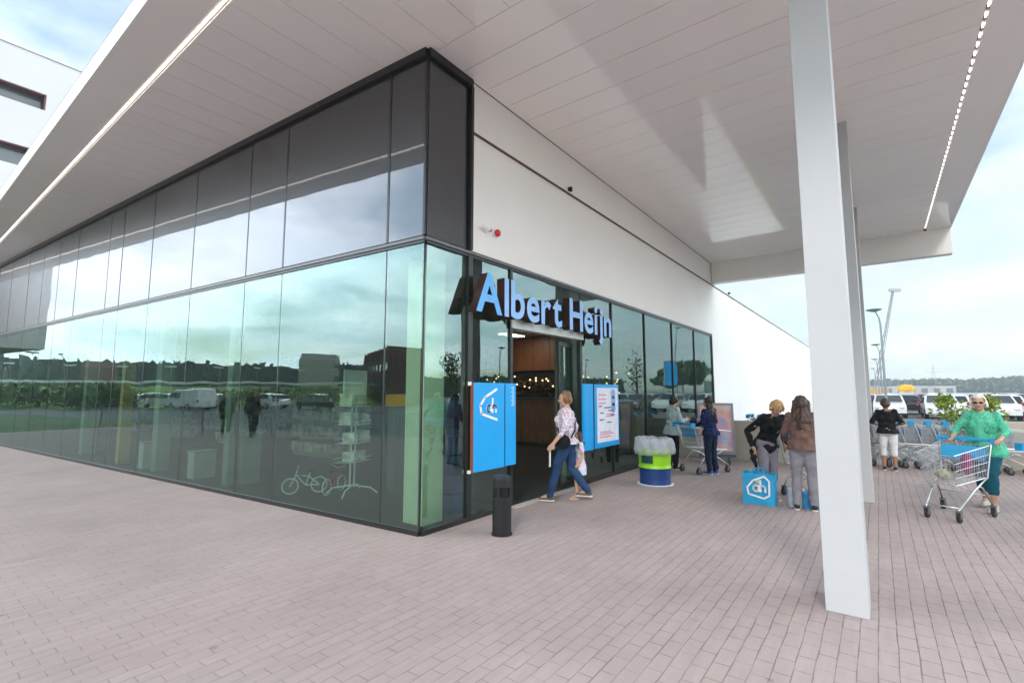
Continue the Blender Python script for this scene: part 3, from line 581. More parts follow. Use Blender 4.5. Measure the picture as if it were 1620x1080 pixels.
rl = thing('cart_rail', 'grey tube rail around the row of nested shopping carts', 'railing', (14.35,-3,0)); b_ = MB()
for s in (-.42, .42):
    b_.tube([(s,-.3,0),(s,-.3,.55),(s,4.1,.55),(s,4.1,0)], .02, 8)
b_.build('tube', STEEL, rl)
def bag_in_cart(name, label, loc, m, r): 
    b = MB(); b.ell((0,0,r[2]), r); b.ell((r[0]*.5,.02,r[2]*.9), (r[0]*.6,r[1]*.7,r[2]*.8)); b.ell((-.1,0,r[2]*1.2),(.05,.05,r[2]*.7))
    me = remeshed(b, .012, 3, .02, 18); o = bpy.data.objects.new(name, me); COL.objects.link(o); me.materials.append(m); o.location = loc; tag(o, label, 'bag'); return o
bag_in_cart('shopping_bag', 'magenta bag lying in the cart of the woman in green', (9.42,-.93,.53), mat('magenta_cloth', (.36,.03,.17), .8, var=.3), (.10,.06,.16))
bag_in_cart('shopping_bag', 'pale straw coloured bag lying at the front of the cart of the woman in green', (8.98,-.63,.51), mat('straw_cloth', (.42,.42,.30), .8, var=.3), (.12,.08,.07))
bag_in_cart('handbag', 'navy handbag on the cart between the two chatting women', (10.66,3.18,.94), mat('navy_leather', (.012,.014,.04), .5, var=.3), (.12,.07,.12))
#@@PEOPLE
# ------------------------------------------------------------------ people
SKIN = mat('skin', (.52,.30,.21), .55, var=.06, vscale=20); SKIN2 = mat('skin_tan', (.33,.17,.10), .55, var=.06, vscale=20)
def fabric(name, c, var=.12, **k): return mat('fabric_'+name, c, .85, var=var, vscale=k.pop('vs', 14), bump=.25, bscale=40, spec=.2, **k)
def pattern(name, base, c2, scale, th=.5, c3=None):
    m = bpy.data.materials.new('fabric_'+name); m.use_nodes = True; t = m.node_tree; b = t.nodes['Principled BSDF']; b.inputs['Roughness'].default_value = .85
    c = nd(t, 'ShaderNodeTexCoord'); n = nd(t, 'ShaderNodeTexNoise'); n.inputs['Scale'].default_value = scale; n.inputs['Detail'].default_value = 2; t.links.new(c.outputs['Object'], n.inputs['Vector'])
    r = nd(t, 'ShaderNodeValToRGB'); r.color_ramp.interpolation = 'CONSTANT'; r.color_ramp.elements[0].color = (*base, 1); r.color_ramp.elements[1].position = th; r.color_ramp.elements[1].color = (*c2, 1)
    if c3: e = r.color_ramp.elements.new(th+.09); e.color = (*c3, 1)
    t.links.new(n.outputs['Fac'], r.inputs[0]); t.links.new(r.outputs[0], b.inputs['Base Color']); return m
DEF = dict(pelvis=(0,0,.90), chest=(.01,0,1.18), neck=(-.005,0,1.375), head=(.02,0,1.515),
           shL=(0,.150,1.335), elL=(-.03,.205,1.07), wrL=(.05,.225,.84), shR=(0,-.150,1.335), elR=(-.03,-.205,1.07), wrR=(.05,-.225,.84),
           hpL=(0,.088,.88), knL=(.02,.095,.48), anL=(-.02,.10,.085), hpR=(0,-.088,.88), knR=(.02,-.095,.48), anR=(-.02,-.10,.085))
def person(label, loc, facing, height, pose, top, legs, shoes, hair, skin=SKIN, lean=0, headrot=(0,0), girth=1.0, sleeve=1.0, leglen=2.0, topcut=.80, hairlen=0, hem=0.0, bare_neck=True, glasses=False, hairw=1.0, group=None, extra=None, wr=.02):
    k = height/1.65
    J = {a: Vector(b) for a, b in DEF.items()}
    for a, b in pose.items(): J[a] = Vector(b)
    if lean:
        rt = Matrix.Rotation(R(lean), 3, 'Y'); pv = J['pelvis']
        for a in ('chest','neck','head','shL','shR')+tuple(x for x in ('elL','wrL','elR','wrR') if x not in pose): J[a] = pv+rt @ (J[a]-pv)
    root = thing('person', label, 'person', loc, facing, group); root.scale = (k, k, k)
    def torso(b, e, g=girth, cut=None):
        lo = J['pelvis']; ch = J['chest']; nk = J['neck']
        ax = (ch-lo).normalized()
        def sec(c, rx, ry, h): 
            up = (nk-lo).normalized(); q = Vector((0,0,1)).rotation_difference(up).to_matrix(); b.ell(c, (rx+e, ry+e, h+e*.5), q)
        sec(lo, .115*g, .165*g, .12); sec(lo.lerp(ch,.45), .102*g, .145*g, .15); sec(ch, .115*g, .165*g, .15); sec(ch.lerp(nk,.5), .095*g, .165, .11)
        for s in 'LR': b.cap(ch.lerp(nk,.60), J['sh'+s]+Vector((0,0,-.012)), .066+e, .050+e)
        b.ell(ch+ax*.02+Vector((.07*g,.065,0)), (.050*g+e,.062*g+e,.062+e)); b.ell(ch+ax*.02+Vector((.07*g,-.065,0)), (.050*g+e,.062*g+e,.062+e))
    def arm(b, s, e, frac=2.0):
        sh, el, wr_ = J['sh'+s], J['el'+s], J['wr'+s]
        if frac >= 1: b.cap(sh, el, .049+e*.8, .039+e)
        else: b.cap(sh, sh.lerp(el, frac), .055+e, .048+e); return
        f2 = min(frac-1, 1.0)
        if f2 > 0: b.cap(el, el.lerp(wr_, f2), .041+e, (.041+(.026-.041)*f2)+e)
    def hand(b, s):
        el, w_ = J['el'+s], J['wr'+s]; d = (w_-el).normalized(); side = 1 if s == 'L' else -1
        lat = d.cross(Vector((0,side,0))); lat = lat.normalized() if lat.length > .1 else Vector((1,0,0)); nrm = d.cross(lat).normalized()
        pc = w_+d*.045; b.cap(w_, pc, .026, .024); 
        for i, (o_, l_) in enumerate(((-.030,.068),(-.010,.078),(.010,.073),(.030,.056))):
            p0 = w_+d*.065+lat*o_*.9; b.cap(w_+d*.03+lat*o_*.5, p0, .016, .011)
            p1 = p0+d*l_*.5+nrm*side*.008; p2 = p1+(d*.75+nrm*side*.65).normalized()*l_*.5; b.cap(p0, p1, .0105, .0095, 8); b.cap(p1, p2, .0095, .008, 8)
        t0 = w_+d*.02-lat*.022; t1 = t0+(d*.6-lat*.7).normalized()*.035; t2 = t1+(d*.9-lat*.2+nrm*side*.3).normalized()*.03; b.cap(t0, t1, .014, .012, 8); b.cap(t1, t2, .012, .0095, 8)
    def leg(b, s, e, frac=2.0, flare=0.0):
        hp, kn, an = J['hp'+s], J['kn'+s], J['an'+s]
        b.cap(hp, kn, .088*girth+e, .056+e+flare*.3); f = max(0, frac-1)
        if f > 0:
            mid = kn.lerp(an, .3); b.cap(kn, mid, .055+e+flare*.3, .054+e+flare*.5)
            if f > .3: b.cap(mid, kn.lerp(an, f), .054+e+flare*.5, .054+(.036-.054)*(f-.3)/.7+e+flare)
    hc = J['head']; HR = Matrix.Rotation(R(headrot[0]), 3, 'Z') @ Matrix.Rotation(R(headrot[1]+lean*.6), 3, 'Y')
    def H(x, y, z): return hc+HR @ Vector((x, y, z))
    def head(b):
        b.ell(H(-.008,0,.022), (.094,.074,.090), HR, 20, 14); b.ell(H(.022,0,-.03), (.066,.058,.078), HR, 16, 12); b.cap(H(.060,0,-.080), H(.050,0,-.078), .024, .03)
        b.cap(H(.082,0,.012), H(.101,0,-.022), .009, .013, 10); b.ell(H(.070,.030,-.022), (.022,.022,.018), HR); b.ell(H(.070,-.030,-.022), (.022,.022,.018), HR)
        b.cap(H(.078,-.018,-.052), H(.078,.018,-.052), .010, .010, 8); b.ell(H(-.005,.076,-.005), (.018,.009,.028), HR); b.ell(H(-.005,-.076,-.005), (.018,.009,.028), HR)
        b.cap(J['neck']-Vector((0,0,.03)), H(-.02,0,-.05), .050, .048)
    bd = MB(); torso(bd, 0); head(bd)
    for s in 'LR':
        arm(bd, s, 0); hand(bd, s); leg(bd, s, 0); an = J['an'+s]; bd.cap(an, an+Vector((.13,0,-.045)), .036, .026); bd.cap(an+Vector((-.01,0,-.01)), an+Vector((-.02,0,-.05)), .034, .03)
    place(remeshed(bd, .0085, 3), 'body', skin, root)
    b = MB(); torso(b, .014)
    if hem:
        lo = J['pelvis']; q = Vector((0,0,1)).rotation_difference((J['neck']-lo).normalized()).to_matrix()
        b.ell(lo+q @ Vector((0,0,-.05-hem*.3)), (.145*girth+.02, .19*girth+.02, .12+hem*.5), q)
    for s in 'LR': arm(b, s, .013, sleeve)
    me = remeshed(b, .012, 4, wr, 12)
    # cut neckline and hem
    bm = bmesh.new(); bm.from_mesh(me); lo = J['pelvis']; up = (J['neck']-lo).normalized()
    bmesh.ops.bisect_plane(bm, geom=bm.verts[:]+bm.edges[:]+bm.faces[:], plane_co=lo-up*(.90-topcut), plane_no=-up, clear_outer=False) if False else None
    bmesh.ops.bisect_plane(bm, geom=bm.verts[:]+bm.edges[:]+bm.faces[:], plane_co=lo+up*(topcut-.90), plane_no=up, clear_inner=True)
    bm.to_mesh(me); bm.free(); me.polygons.foreach_set('use_smooth', [True]*len(me.polygons))
    place(me, 'top', top, root)
    b = MB(); lo = J['pelvis']; b.ell(lo+Vector((0,0,-.02)), (.125*girth, .175*girth, .13))
    for s in 'LR': leg(b, s, .011, leglen, .008)
    place(remeshed(b, .012, 4, .009, 13), 'trousers', legs, root)
    for s in 'LR':
        an = J['an'+s]; b = MB(); b.cap(an+Vector((-.025,0,-.03)), an+Vector((-.02,0,-.045)), .042, .038); b.cap(an+Vector((-.02,0,-.04)), an+Vector((.10,0,-.05)), .040, .036); b.cap(an+Vector((.10,0,-.05)), an+Vector((.155,0,-.055)), .037, .027)
        sh = place(remeshed(b, .009, 3), 'shoe', shoes, root)
        b = MB(); z = an.z-.085; b.cap(an+Vector((-.03,0,-.072)), an+Vector((.15,0,-.074)), .040, .034); b.v = [(v[0], v[1], max(z+.002, min(z+.022, v[2]))) for v in b.v]; b.build('sole', mat('sole_pale', (.6,.58,.54), .7), sh)
    b = MB()
    b.ell(H(-.018,0,.040), (.096,.084,.088), HR, 20, 14); b.ell(H(-.045,0,-.01), (.075*hairw,.084*hairw,.085), HR, 16, 12)
    if hairlen > 0:
        n = 7
        for i in range(n):
            a = (i/(n-1)-.5)*2; y0 = a*.07*hairw; x0 = -.055+.045*abs(a); b.cap(H(x0, y0, .02), H(x0-.05, y0*1.15, -.14), .034, .036); b.cap(H(x0-.05, y0*1.15, -.14), H(x0-.10, y0*1.1, -max(.16,hairlen*.7)), .036, .036); b.cap(H(x0-.10, y0*1.1, -max(.16,hairlen*.7)), H(x0-.115, y0*.9, -max(.17,hairlen)), .036, .018)
    else:
        for i in range(8): a = (i/7-.5)*2; b.ell(H(-.04+.05*abs(a), a*.078*hairw, -.02+random.uniform(-.02,.02)), (.035,.022,.045), HR)
    me = remeshed(b, .008, 2, .016, 30, (1,1,.35))
    # keep the face free
    bm = bmesh.new(); bm.from_mesh(me); inv = HR.inverted(); dele = []
    for v in bm.verts:
        q = inv @ (v.co-hc)
        if q.x > .045+.012*mnoise.noise(v.co*40) and q.z < .072 and abs(q.y) < .075: dele.append(v)
    bmesh.ops.delete(bm, geom=dele, context='VERTS'); bm.to_mesh(me); bm.free(); me.polygons.foreach_set('use_smooth', [True]*len(me.polygons))
    place(me, 'hair', hair, root)
    if glasses:
        b = MB(); 
        for s in (-1, 1): b.ell(H(.092, s*.030, .012), (.006,.024,.016), HR); b.seg(H(.09, s*.053, .016), H(.0, s*.08, .012), .003)
        b.seg(H(.096,-.01,.014), H(.096,.01,.014), .003); b.build('sunglasses', mat('dark_lens', (.03,.008,.01), .15), root)
    else:
        for s in (-1, 1): b = MB(); b.ell(H(.080, s*.030, .010), (.009,.013,.006), HR); b.build('eye', mat('eye_dark', (.05,.03,.02), .3), root)
    b = MB(); b.ell(H(.087,0,-.052), (.006,.020,.006), HR); b.build('mouth', mat('lips', (.35,.10,.09), .5), root)
    if extra: extra(root, J, H)
    return root
def fac(dx, dy): return math.atan2(dy, dx)
JEANS = fabric('jeans', (.02,.05,.12), .35, vs=5); BLK = fabric('black', (.010,.010,.012)); GREYJ = fabric('grey_jeans', (.24,.22,.25), .2, vs=5)
HB = mat('hair_light_brown', (.20,.11,.05), .55, var=.45, vscale=30, stretch=(1,1,.2)); HD = mat('hair_dark', (.018,.009,.007), .45, var=.4, vscale=30); HBL = mat('hair_blond', (.50,.30,.12), .55, var=.35, vscale=30); HW = mat('hair_white', (.68,.64,.57), .6, var=.15, vscale=30); HBR = mat('hair_brown', (.055,.025,.015), .5, var=.6, vscale=20, stretch=(2,2,.3))
# walker at the entrance, mid-stride to the left (towards the camera's left, -x side), back turned a little
def walker_extra(root, J, H):
    b = MB(); c = J['chest']; b.tube([J['shR']+Vector((-.02,.05,.05)), c+Vector((-.145,-.02,.05)), c+Vector((-.15,.07,-.13)), J['pelvis']+Vector((-.10,.20,.06))], .012, 6); b.tube([J['shR']+Vector((-.02,.05,.05)), c+Vector((.13,.0,.1)), J['pelvis']+Vector((.08,.20,.08))], .012, 6); b.build('bag_strap', BLK, root)
    b = MB(); b.ell(J['pelvis']+Vector((.02,.24,-.0)), (.12,.045,.11)); b.build('shoulder_bag', BLK, root, smooth=True)
wk = person('woman in a white floral blouse and blue jeans striding past the open door', (6.74, 3.98, 0), R(112), 1.72,
    dict(elL=(-.02,.27,1.09), wrL=(.14,.33,.88), elR=(-.10,-.24,1.09), wrR=(-.06,-.27,.86), knL=(.14,.09,.49), anL=(.24,.10,.095), hpL=(.01,.09,.88), hpR=(-.01,-.09,.88), knR=(-.06,-.09,.48), anR=(-.30,-.10,.15)),
    pattern('floral', (.66,.60,.64), (.40,.33,.46), 34, .53, (.6,.3,.36)), JEANS, mat('shoe_brown', (.12,.08,.06), .6), HB, girth=1.2, sleeve=1.35, topcut=.86, hem=.02, headrot=(22,5), extra=walker_extra)
def loose(name, label, cat, loc, build_fn, m, rz=0, smooth=False):
    b = MB(); build_fn(b); o = b.build(name, m, smooth=smooth, label=label, cat=cat); o.location = loc; o.rotation_euler = (0,0,rz); return o
loose('folded_paper', 'folded white paper held low by the woman in the floral blouse', 'paper', (6.36, 4.05, .60), lambda b: b.obox((0,0,.12), (.035,.01,-.01), (.0,.006,0), (.02,0,.15)), WHT, .5)
# child
ch = person('small child in a pastel dress walking close behind the woman in the floral blouse', (7.04, 3.93, 0), fac(-.75,.66), 1.06,
    dict(knL=(.08,.08,.48), anL=(.10,.09,.09), knR=(-.03,-.08,.47), anR=(-.22,-.09,.13), wrL=(.10,.25,.90)), pattern('pastel', (.72,.48,.64), (.45,.70,.62), 7, .52, (.62,.6,.8)), mat('skin_child', (.55,.34,.24), .6), mat('sandal', (.45,.25,.12), .6), HBR, leglen=1.05, sleeve=.6, girth=1.15, hem=.5, topcut=.60, hairlen=.17, hairw=1.1)
# two women with a cart
person('woman in a pale mint jacket and black trousers beside the lime barrel', (10.9, 3.72, 0), fac(.85,-.6), 1.62,
    dict(elL=(.06,.22,1.08), wrL=(.28,.12,1.06), elR=(.06,-.24,1.07), wrR=(.30,-.10,1.10)), fabric('mint', (.42,.53,.52), .08), BLK, mat('shoe_black', (.01,.01,.01), .5), HD, girth=1.12, hem=.12, topcut=.76, sleeve=1.8, lean=5, headrot=(0,0), wr=.02)
person('woman with long dark hair in a navy jacket and blue shoes', (10.72, 2.86, 0), fac(.35,.95), 1.60,
    dict(elL=(.04,.22,1.09), wrL=(.24,.12,1.02), elR=(.03,-.22,1.08), wrR=(.22,-.14,1.0)), fabric('navy', (.010,.022,.085), .25), fabric('dark_jeans', (.012,.022,.05), .3), mat('shoe_blue', (.02,.10,.45), .5), HD, girth=1.1, hem=.05, topcut=.82, sleeve=2.0, hairlen=.38, hairw=.75, lean=2, wr=.02)
# bending blonde
def bl_extra(root, J, H):
    b = MB(); q = J['wrR']+Vector((.01,-.01,-.07)); b.cap(q, q+Vector((.03,.0,-.14)), .045, .035); b.cap(q+Vector((.03,0,-.14)), q+Vector((.05,.02,-.27)), .035, .015); place(remeshed(b, .012, 2, .025, 16), 'held_jacket', BLK, root)
    b = MB(); c = J['chest']; b.cap(c+Vector((.075,0,.03)), J['pelvis']+Vector((.10,0,.12)), .05, .07); place(remeshed(b, .012, 2, .01, 16), 'undershirt', fabric('pale_top', (.42,.42,.48)), root)
person('blonde woman bending forward in an open black jacket and grey jeans', (8.88, 1.50, 0), R(222), 1.66,
    dict(elR=(-.04,-.30,1.05), wrR=(.10,-.30,.82), elL=(-.06,.32,1.10), wrL=(.06,.27,.84), knL=(.03,.07,.48), anL=(.03,.04,.085), knR=(.05,-.10,.48), anR=(-.05,-.11,.085)),
    BLK, GREYJ, mat('shoe_tan', (.35,.25,.16), .6), HBL, lean=28, headrot=(-10,24), hem=.14, topcut=.77, sleeve=1.9, hairw=1.15, extra=bl_extra)
person('woman with long brown hair seen from behind in a brown top and grey trousers', (8.33, .93, 0), fac(.97,.10), 1.66,
    dict(elL=(.05,.25,1.07), wrL=(.22,.20,.95), elR=(.08,-.22,1.07), wrR=(.24,-.15,.98), knL=(.03,.10,.48), anL=(-.02,.12,.085), knR=(.04,-.09,.48), anR=(.0,-.10,.085)),
    fabric('brown', (.15,.085,.07), .3, vs=7), GREYJ, mat('shoe_black', (.01,.01,.01), .5), HBR, girth=1.1, hem=.10, topcut=.84, sleeve=1.7, hairlen=.36, hairw=1.15, lean=8, wr=.02)
person('woman seen from behind in a black top and white knee shorts near the cart row', (13.55, -.10, 0), fac(.98,-.05), 1.56,
    dict(elL=(.02,.28,1.08), wrL=(.20,.16,1.02), elR=(.02,-.28,1.08), wrR=(.2,-.16,1.02)), BLK, fabric('white_shorts', (.68,.68,.70), .05), mat('shoe_black', (.01,.01,.01), .5), HBR, skin=SKIN2, girth=1.12, hem=.10, topcut=.84, sleeve=1.0, leglen=1.15)
person('pale dressed person facing the cart row behind the farthest column', (14.9, .52, 0), fac(-.9,.3), 1.68, {}, fabric('cream', (.62,.58,.52)), fabric('stone_trousers', (.45,.42,.38)), mat('shoe_brown', (.12,.08,.06), .6), HBL, sleeve=1.6, topcut=.84)
def gw_extra(root, J, H):
    b = MB(); c = J['chest']; b.cap(c+Vector((.105,0,.07)), J['pelvis']+Vector((.14,0,.02)), .055, .075); place(remeshed(b, .012, 3, .015, 14), 'green_top', fabric('green_top', (.10,.50,.30), .08), root)
GCARD = pattern('green_print', (.05,.44,.25), (.14,.55,.38), 30, .5, (.03,.34,.2))
person('white haired woman in sunglasses and a bright green cardigan pushing a cart', (9.98, -1.20, 0), fac(-.88,.36), 1.68,
    dict(elL=(.10,.27,1.12), wrL=(.34,.26,1.02), elR=(.10,-.27,1.12), wrR=(.34,-.24,1.02), knL=(.16,.09,.50), anL=(.22,.10,.10), knR=(-.04,-.09,.48), anR=(-.22,-.10,.11)),
    GCARD, fabric('teal_trousers', (.008,.09,.13), .15), mat('shoe_cream', (.6,.55,.45), .6), HW, girth=1.22, hem=.14, topcut=.76, sleeve=1.6, leglen=1.55, glasses=True, hairw=1.08, lean=6, headrot=(12,4), extra=gw_extra)
person('person in a dark mauve coat at the right edge pushing the cut off cart', (9.17, -2.40, 0), R(213), 1.72,
    dict(elL=(.12,.27,1.12), wrL=(.36,.26,1.02), elR=(.12,-.27,1.12), wrR=(.36,-.25,1.02)), fabric('mauve', (.09,.07,.085)), fabric('pale_trousers', (.6,.6,.6)), mat('shoe_black', (.01,.01,.01), .5), HBR, hem=.14, topcut=.78, sleeve=1.9)
# two people on the plaza to the left, seen only in the glass
person('person in a dark coat walking along the railing mirrored in the left glass', (-2.7, 19.6, 0), R(-60), 1.74, dict(knL=(.14,.09,.49), anL=(.2,.1,.09), anR=(-.25,-.1,.13)), BLK, BLK, mat('shoe_black', (.01,.01,.01), .5), HD, sleeve=2, hem=.1, topcut=.8, girth=1.15)
person('person in dark clothes with brown bag strap mirrored in the left glass', (-3.0, 18.3, 0), R(-70), 1.80, dict(knL=(.16,.09,.49), anL=(.24,.1,.09), anR=(-.22,-.1,.13)), fabric('charcoal', (.02,.017,.015)), fabric('dark_jeans', (.012,.022,.05), .3), mat('shoe_brown', (.12,.08,.06), .6), HBR, sleeve=2, topcut=.84)
#@@BACKGROUND
# ------------------------------------------------------------------ white building at left
wb = thing('white_building', 'white rendered building with recessed ribbon windows raised over the street beyond the canopy', 'building', (0, 30, 0))
W1 = mat('white_stucco', (.66,.64,.64), .8, var=.03, vscale=.5)
b_ = MB(); zs = [3.6, 8.95, 9.85, 11.70, 12.62, 14.58, 15.34, 17.1]
xa, xb = -.45, 26.0
for i in range(0, len(zs)-1):
    if i % 2 == 0: b_.box((xa,0,zs[i]), (xb,.5,zs[i+1]))
    else: b_.box((xa,0,zs[i]), (.2,.5,zs[i+1])); b_.box((4.1,0,zs[i]), (5.6,.5,zs[i+1])); b_.box((12,0,zs[i]), (13.2,.5,zs[i+1])); b_.box((20,0,zs[i]), (xb,.5,zs[i+1]))
b_.box((xa,.5,3.6), (xa+.5,14,17.1)); b_.box((xb-.5,.5,3.6), (xb,14,17.1)); b_.box((xa+.5,13.5,3.6), (xb-.5,14,17.1)); b_.box((xa+.5,.5,3.6), (xb-.5,13.5,3.9)); b_.box((xa+.5,.5,16.6), (xb-.5,13.5,16.9)); b_.box((xa+.5,1.9,3.9),(xb-.5,2.0,16.6))
b_.build('wall', W1, wb)
for i in (1, 3, 5):
    for (x0, x1) in ((.2,4.1),(5.6,12),(13.2,20)):
        f = MB(); f.box((x0,.42,zs[i]), (x1,.46,zs[i]+.14)); f.box((x0+.01,.02,zs[i+1]-.05),(x1-.01,.42,zs[i+1]-.002)); f.box((x1-.06,.02,zs[i]+.01),(x1-.003,.42,zs[i+1]-.06)); fo = f.build('window', RUST, wb)
        f = MB(); f.box((x0,.47,zs[i]+.14), (x1,.50,zs[i+1])); f.build('pane', mat('window_glass', (.10,.12,.13), .08), fo)
b_ = MB(); b_.box((xa-.05,-.05,17.1), (xb+.05,14.05,17.16)); b_.build('parapet_cap', STEEL, wb)
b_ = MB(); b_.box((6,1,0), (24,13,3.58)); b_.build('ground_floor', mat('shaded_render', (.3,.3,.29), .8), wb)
# ------------------------------------------------------------------ left side environment (mirrored in the glass)
LEAF = mat('leaf', (.055,.10,.025), .8, var=.45, vscale=.8); LEAF2 = mat('leaf_light', (.13,.20,.035), .8, var=.4, vscale=1.2); BARK = mat('bark', (.10,.075,.055), .9, var=.3)
def leaves(b, n, c, r, s, seed=0):
    g_ = np.random.default_rng(seed)
    for _ in range(n):
        d = g_.normal(size=3); d /= np.linalg.norm(d); rr = g_.random()**.45; p = np.array(c)+d*rr*np.array(r)
        a = g_.normal(size=3); a /= np.linalg.norm(a); q = np.cross(a, g_.normal(size=3)); q /= np.linalg.norm(q)+1e-6; ss = s*(.6+.8*g_.random())
        b.add([p+a*ss, p+q*ss*.6, p-a*ss, p-q*ss*.6], [(0,1,2,3)])
def tree_at(loc, h, cr, label, group=None, seed=1, m=None, n=900, trunk=True, ls=.22):
    t = thing('tree', label, 'tree', loc, 0, group); g_ = np.random.default_rng(seed)
    b = MB()
    b.tube([(0,0,0),(.05,0,h*.3),(0,.05,h*.6),(.03,0,h*.88)], [h*.022,h*.017,h*.011,h*.003], 8)
    for k in range(7):
        a = g_.random()*6.28; z0 = h*(.3+.07*k); b.tube([(0,0,z0),(cr*.5*math.cos(a),cr*.5*math.sin(a),z0+h*.12),(cr*.85*math.cos(a),cr*.85*math.sin(a),z0+h*.2)], [h*.008,h*.005,h*.002], 5)
    b.build('trunk', BARK, t)
    b = MB()
    for k in range(9):
        a = g_.random()*6.28; q = g_.random()*cr*.6; z = h*(.42+.5*g_.random()); leaves(b, n//9, (q*math.cos(a), q*math.sin(a), z), (cr*.5,cr*.5,h*.16), ls, seed*13+k)
    b.build('crown', m or LEAF, t); return t
# wooded ridge behind everything on the left
def wood(name, pts, zb, zt, m, seed, step=3.0, label=None, thick=14, ls=1.6, per=12, cat='trees'):
    g_ = np.random.default_rng(seed); b = MB(); core = MB()
    for (a, c) in zip(pts[:-1], pts[1:]):
        a = np.array(a, float); c = np.array(c, float); L_ = np.linalg.norm(c-a); n = int(L_/step); nv = np.array([-(c-a)[1], (c-a)[0]])/L_
        for i in range(n):
            p = a+(c-a)*i/n; hh = zt+ (zt-zb)*.16*mnoise.noise(Vector((p[0]*.03, p[1]*.03, seed)))+ (zt-zb)*.08*mnoise.noise(Vector((p[0]*.15, p[1]*.15, seed)))
            for _ in range(per):
                o = (g_.random()-.5)*thick; z = zb+(hh-zb)*(g_.random()**.6); q = g_.normal(size=3); q /= np.linalg.norm(q); r_ = np.cross(q, g_.normal(size=3)); r_ /= np.linalg.norm(r_); s_ = ls*(.5+g_.random())
                pc = np.array([p[0]+nv[0]*o, p[1]+nv[1]*o, z]); b.add([pc+q*s_, pc+r_*s_*.7, pc-q*s_, pc-r_*s_*.7], [(0,1,2,3)])
            core.box((p[0]-step*.6, p[1]-step*.6, zb-2), (p[0]+step*.6, p[1]+step*.6, zb+(hh-zb)*.96))
    o = b.build(name, m, kind='stuff', label=label, cat=cat)
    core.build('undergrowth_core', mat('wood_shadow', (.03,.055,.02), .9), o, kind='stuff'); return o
wood('wooded_ridge', [(-20,235),(-75,215),(-140,165),(-190,100),(-215,20)], 0, 12.6, mat('ridge_leaf', (.035,.075,.03), .85, var=.4, vscale=.1), 3, label='dark green wooded ridge mirrored above the street in the left glass', step=3.2, per=16)
# embankment with elevated road
b_ = MB(); EA = np.array([-4., 108.]); EB = np.array([-110., 44.]); dn = (EB-EA)/np.linalg.norm(EB-EA); nn = np.array([dn[1], -dn[0]])
if nn @ (np.array([0,0])-EA) < 0: nn = -nn
q = []
for e_ in (EA-dn*60, EB+dn*60):
    q.append([(*(e_+nn*34), 0.0), (*(e_+nn*7), 2.5), (*(e_-nn*7), 2.5), (*(e_-nn*20), 0)])
for i in range(3): b_.add([q[0][i], q[1][i], q[1][i+1], q[0][i+1]], [(0,1,2,3)])
b_.build('embankment', mat('embankment_grass', (.20,.30,.05), .9, var=.6, vscale=.5), kind='structure')
b_ = MB(); 
for e0, e1 in ((EA-dn*60, EB+dn*60),):
    c = (e0+e1)/2; b_.obox((c[0], c[1], 2.53), (dn[0]*np.linalg.norm(e1-e0)/2, dn[1]*np.linalg.norm(e1-e0)/2, 0), (nn[0]*6.5, nn[1]*6.5, 0), (0,0,.02))
b_.build('elevated_road', ASPH, kind='structure')
gr = thing('guard_rail', 'long white guard rail along the raised road mirrored in the glass', 'guard rail', (float(EA[0]), float(EA[1]), 2.5)); b_ = MB(); c = (EB-EA)/2
b_.obox((c[0]+nn[0]*6.8, c[1]+nn[1]*6.8, .62), (dn[0]*85,dn[1]*85,0), (nn[0]*.04,nn[1]*.04,0), (0,0,.17)); b_.build('rail', mat('rail_white', (.7,.7,.68), .6), gr)
b_ = MB()
for k in range(60): p = dn*(-30+k*3)+nn*6.95; b_.box((p[0]-.06,p[1]-.06,0),(p[0]+.06,p[1]+.06,.6))
b_.build('posts', STEEL, gr)
# hedges at the foot of the embankment
g2 = np.random.default_rng(5)
for k in range(34):
    p = EA+dn*(-6+k*4.1)+nn*(14+g2.random()*26); h = 1.5+g2.random()*1.3
    t_ = thing('bush', 'leafy green bush at the foot of the grass bank mirrored in the left glass', 'bush', (float(p[0]), float(p[1]), 0), 0, 'bushes along the grass bank'); b_ = MB()
    for j in range(4): leaves(b_, 130, (g2.normal()*1.5, g2.normal()*1.5, h*.5), (2.4,2.4,h*.5), .28, 50+k*5+j)
    b_.build('foliage', LEAF2 if k % 2 else LEAF, t_)
    b_ = MB(); b_.seg((0,0,0),(0,0,h*.6), .08); b_.build('stem', BARK, t_)
# railing
def baluster_fence(name, label, a, c, h, m, step=.14):
    a = Vector((*a, 0)); c = Vector((*c, 0)); t = thing(name, label, 'railing', a); d = c-a; L_ = d.length; d.normalize(); b = MB()
    b.obox(d*L_/2+Vector((0,0,h)), d*L_/2, Vector((-d.y,d.x,0))*.025, (0,0,.02)); b.obox(d*L_/2+Vector((0,0,.1)), d*L_/2, Vector((-d.y,d.x,0))*.015, (0,0,.012)); b.build('rail', m, t)
    b = MB(); n = int(L_/step)
    for i in range(n+1): p = d*(L_*i/n); r_ = .022 if i % 14 == 0 else .007; b.box((p.x-r_,p.y-r_,0 if i % 14 == 0 else .1), (p.x+r_,p.y+r_,h-.02))
    b.build('balusters', m, t); return t
baluster_fence('railing', 'grey baluster railing along the left side of the plaza', (-5.3,2), (-2.0,28.8), .95, mat('railing_grey', (.40,.42,.42), .5, metal=.3))
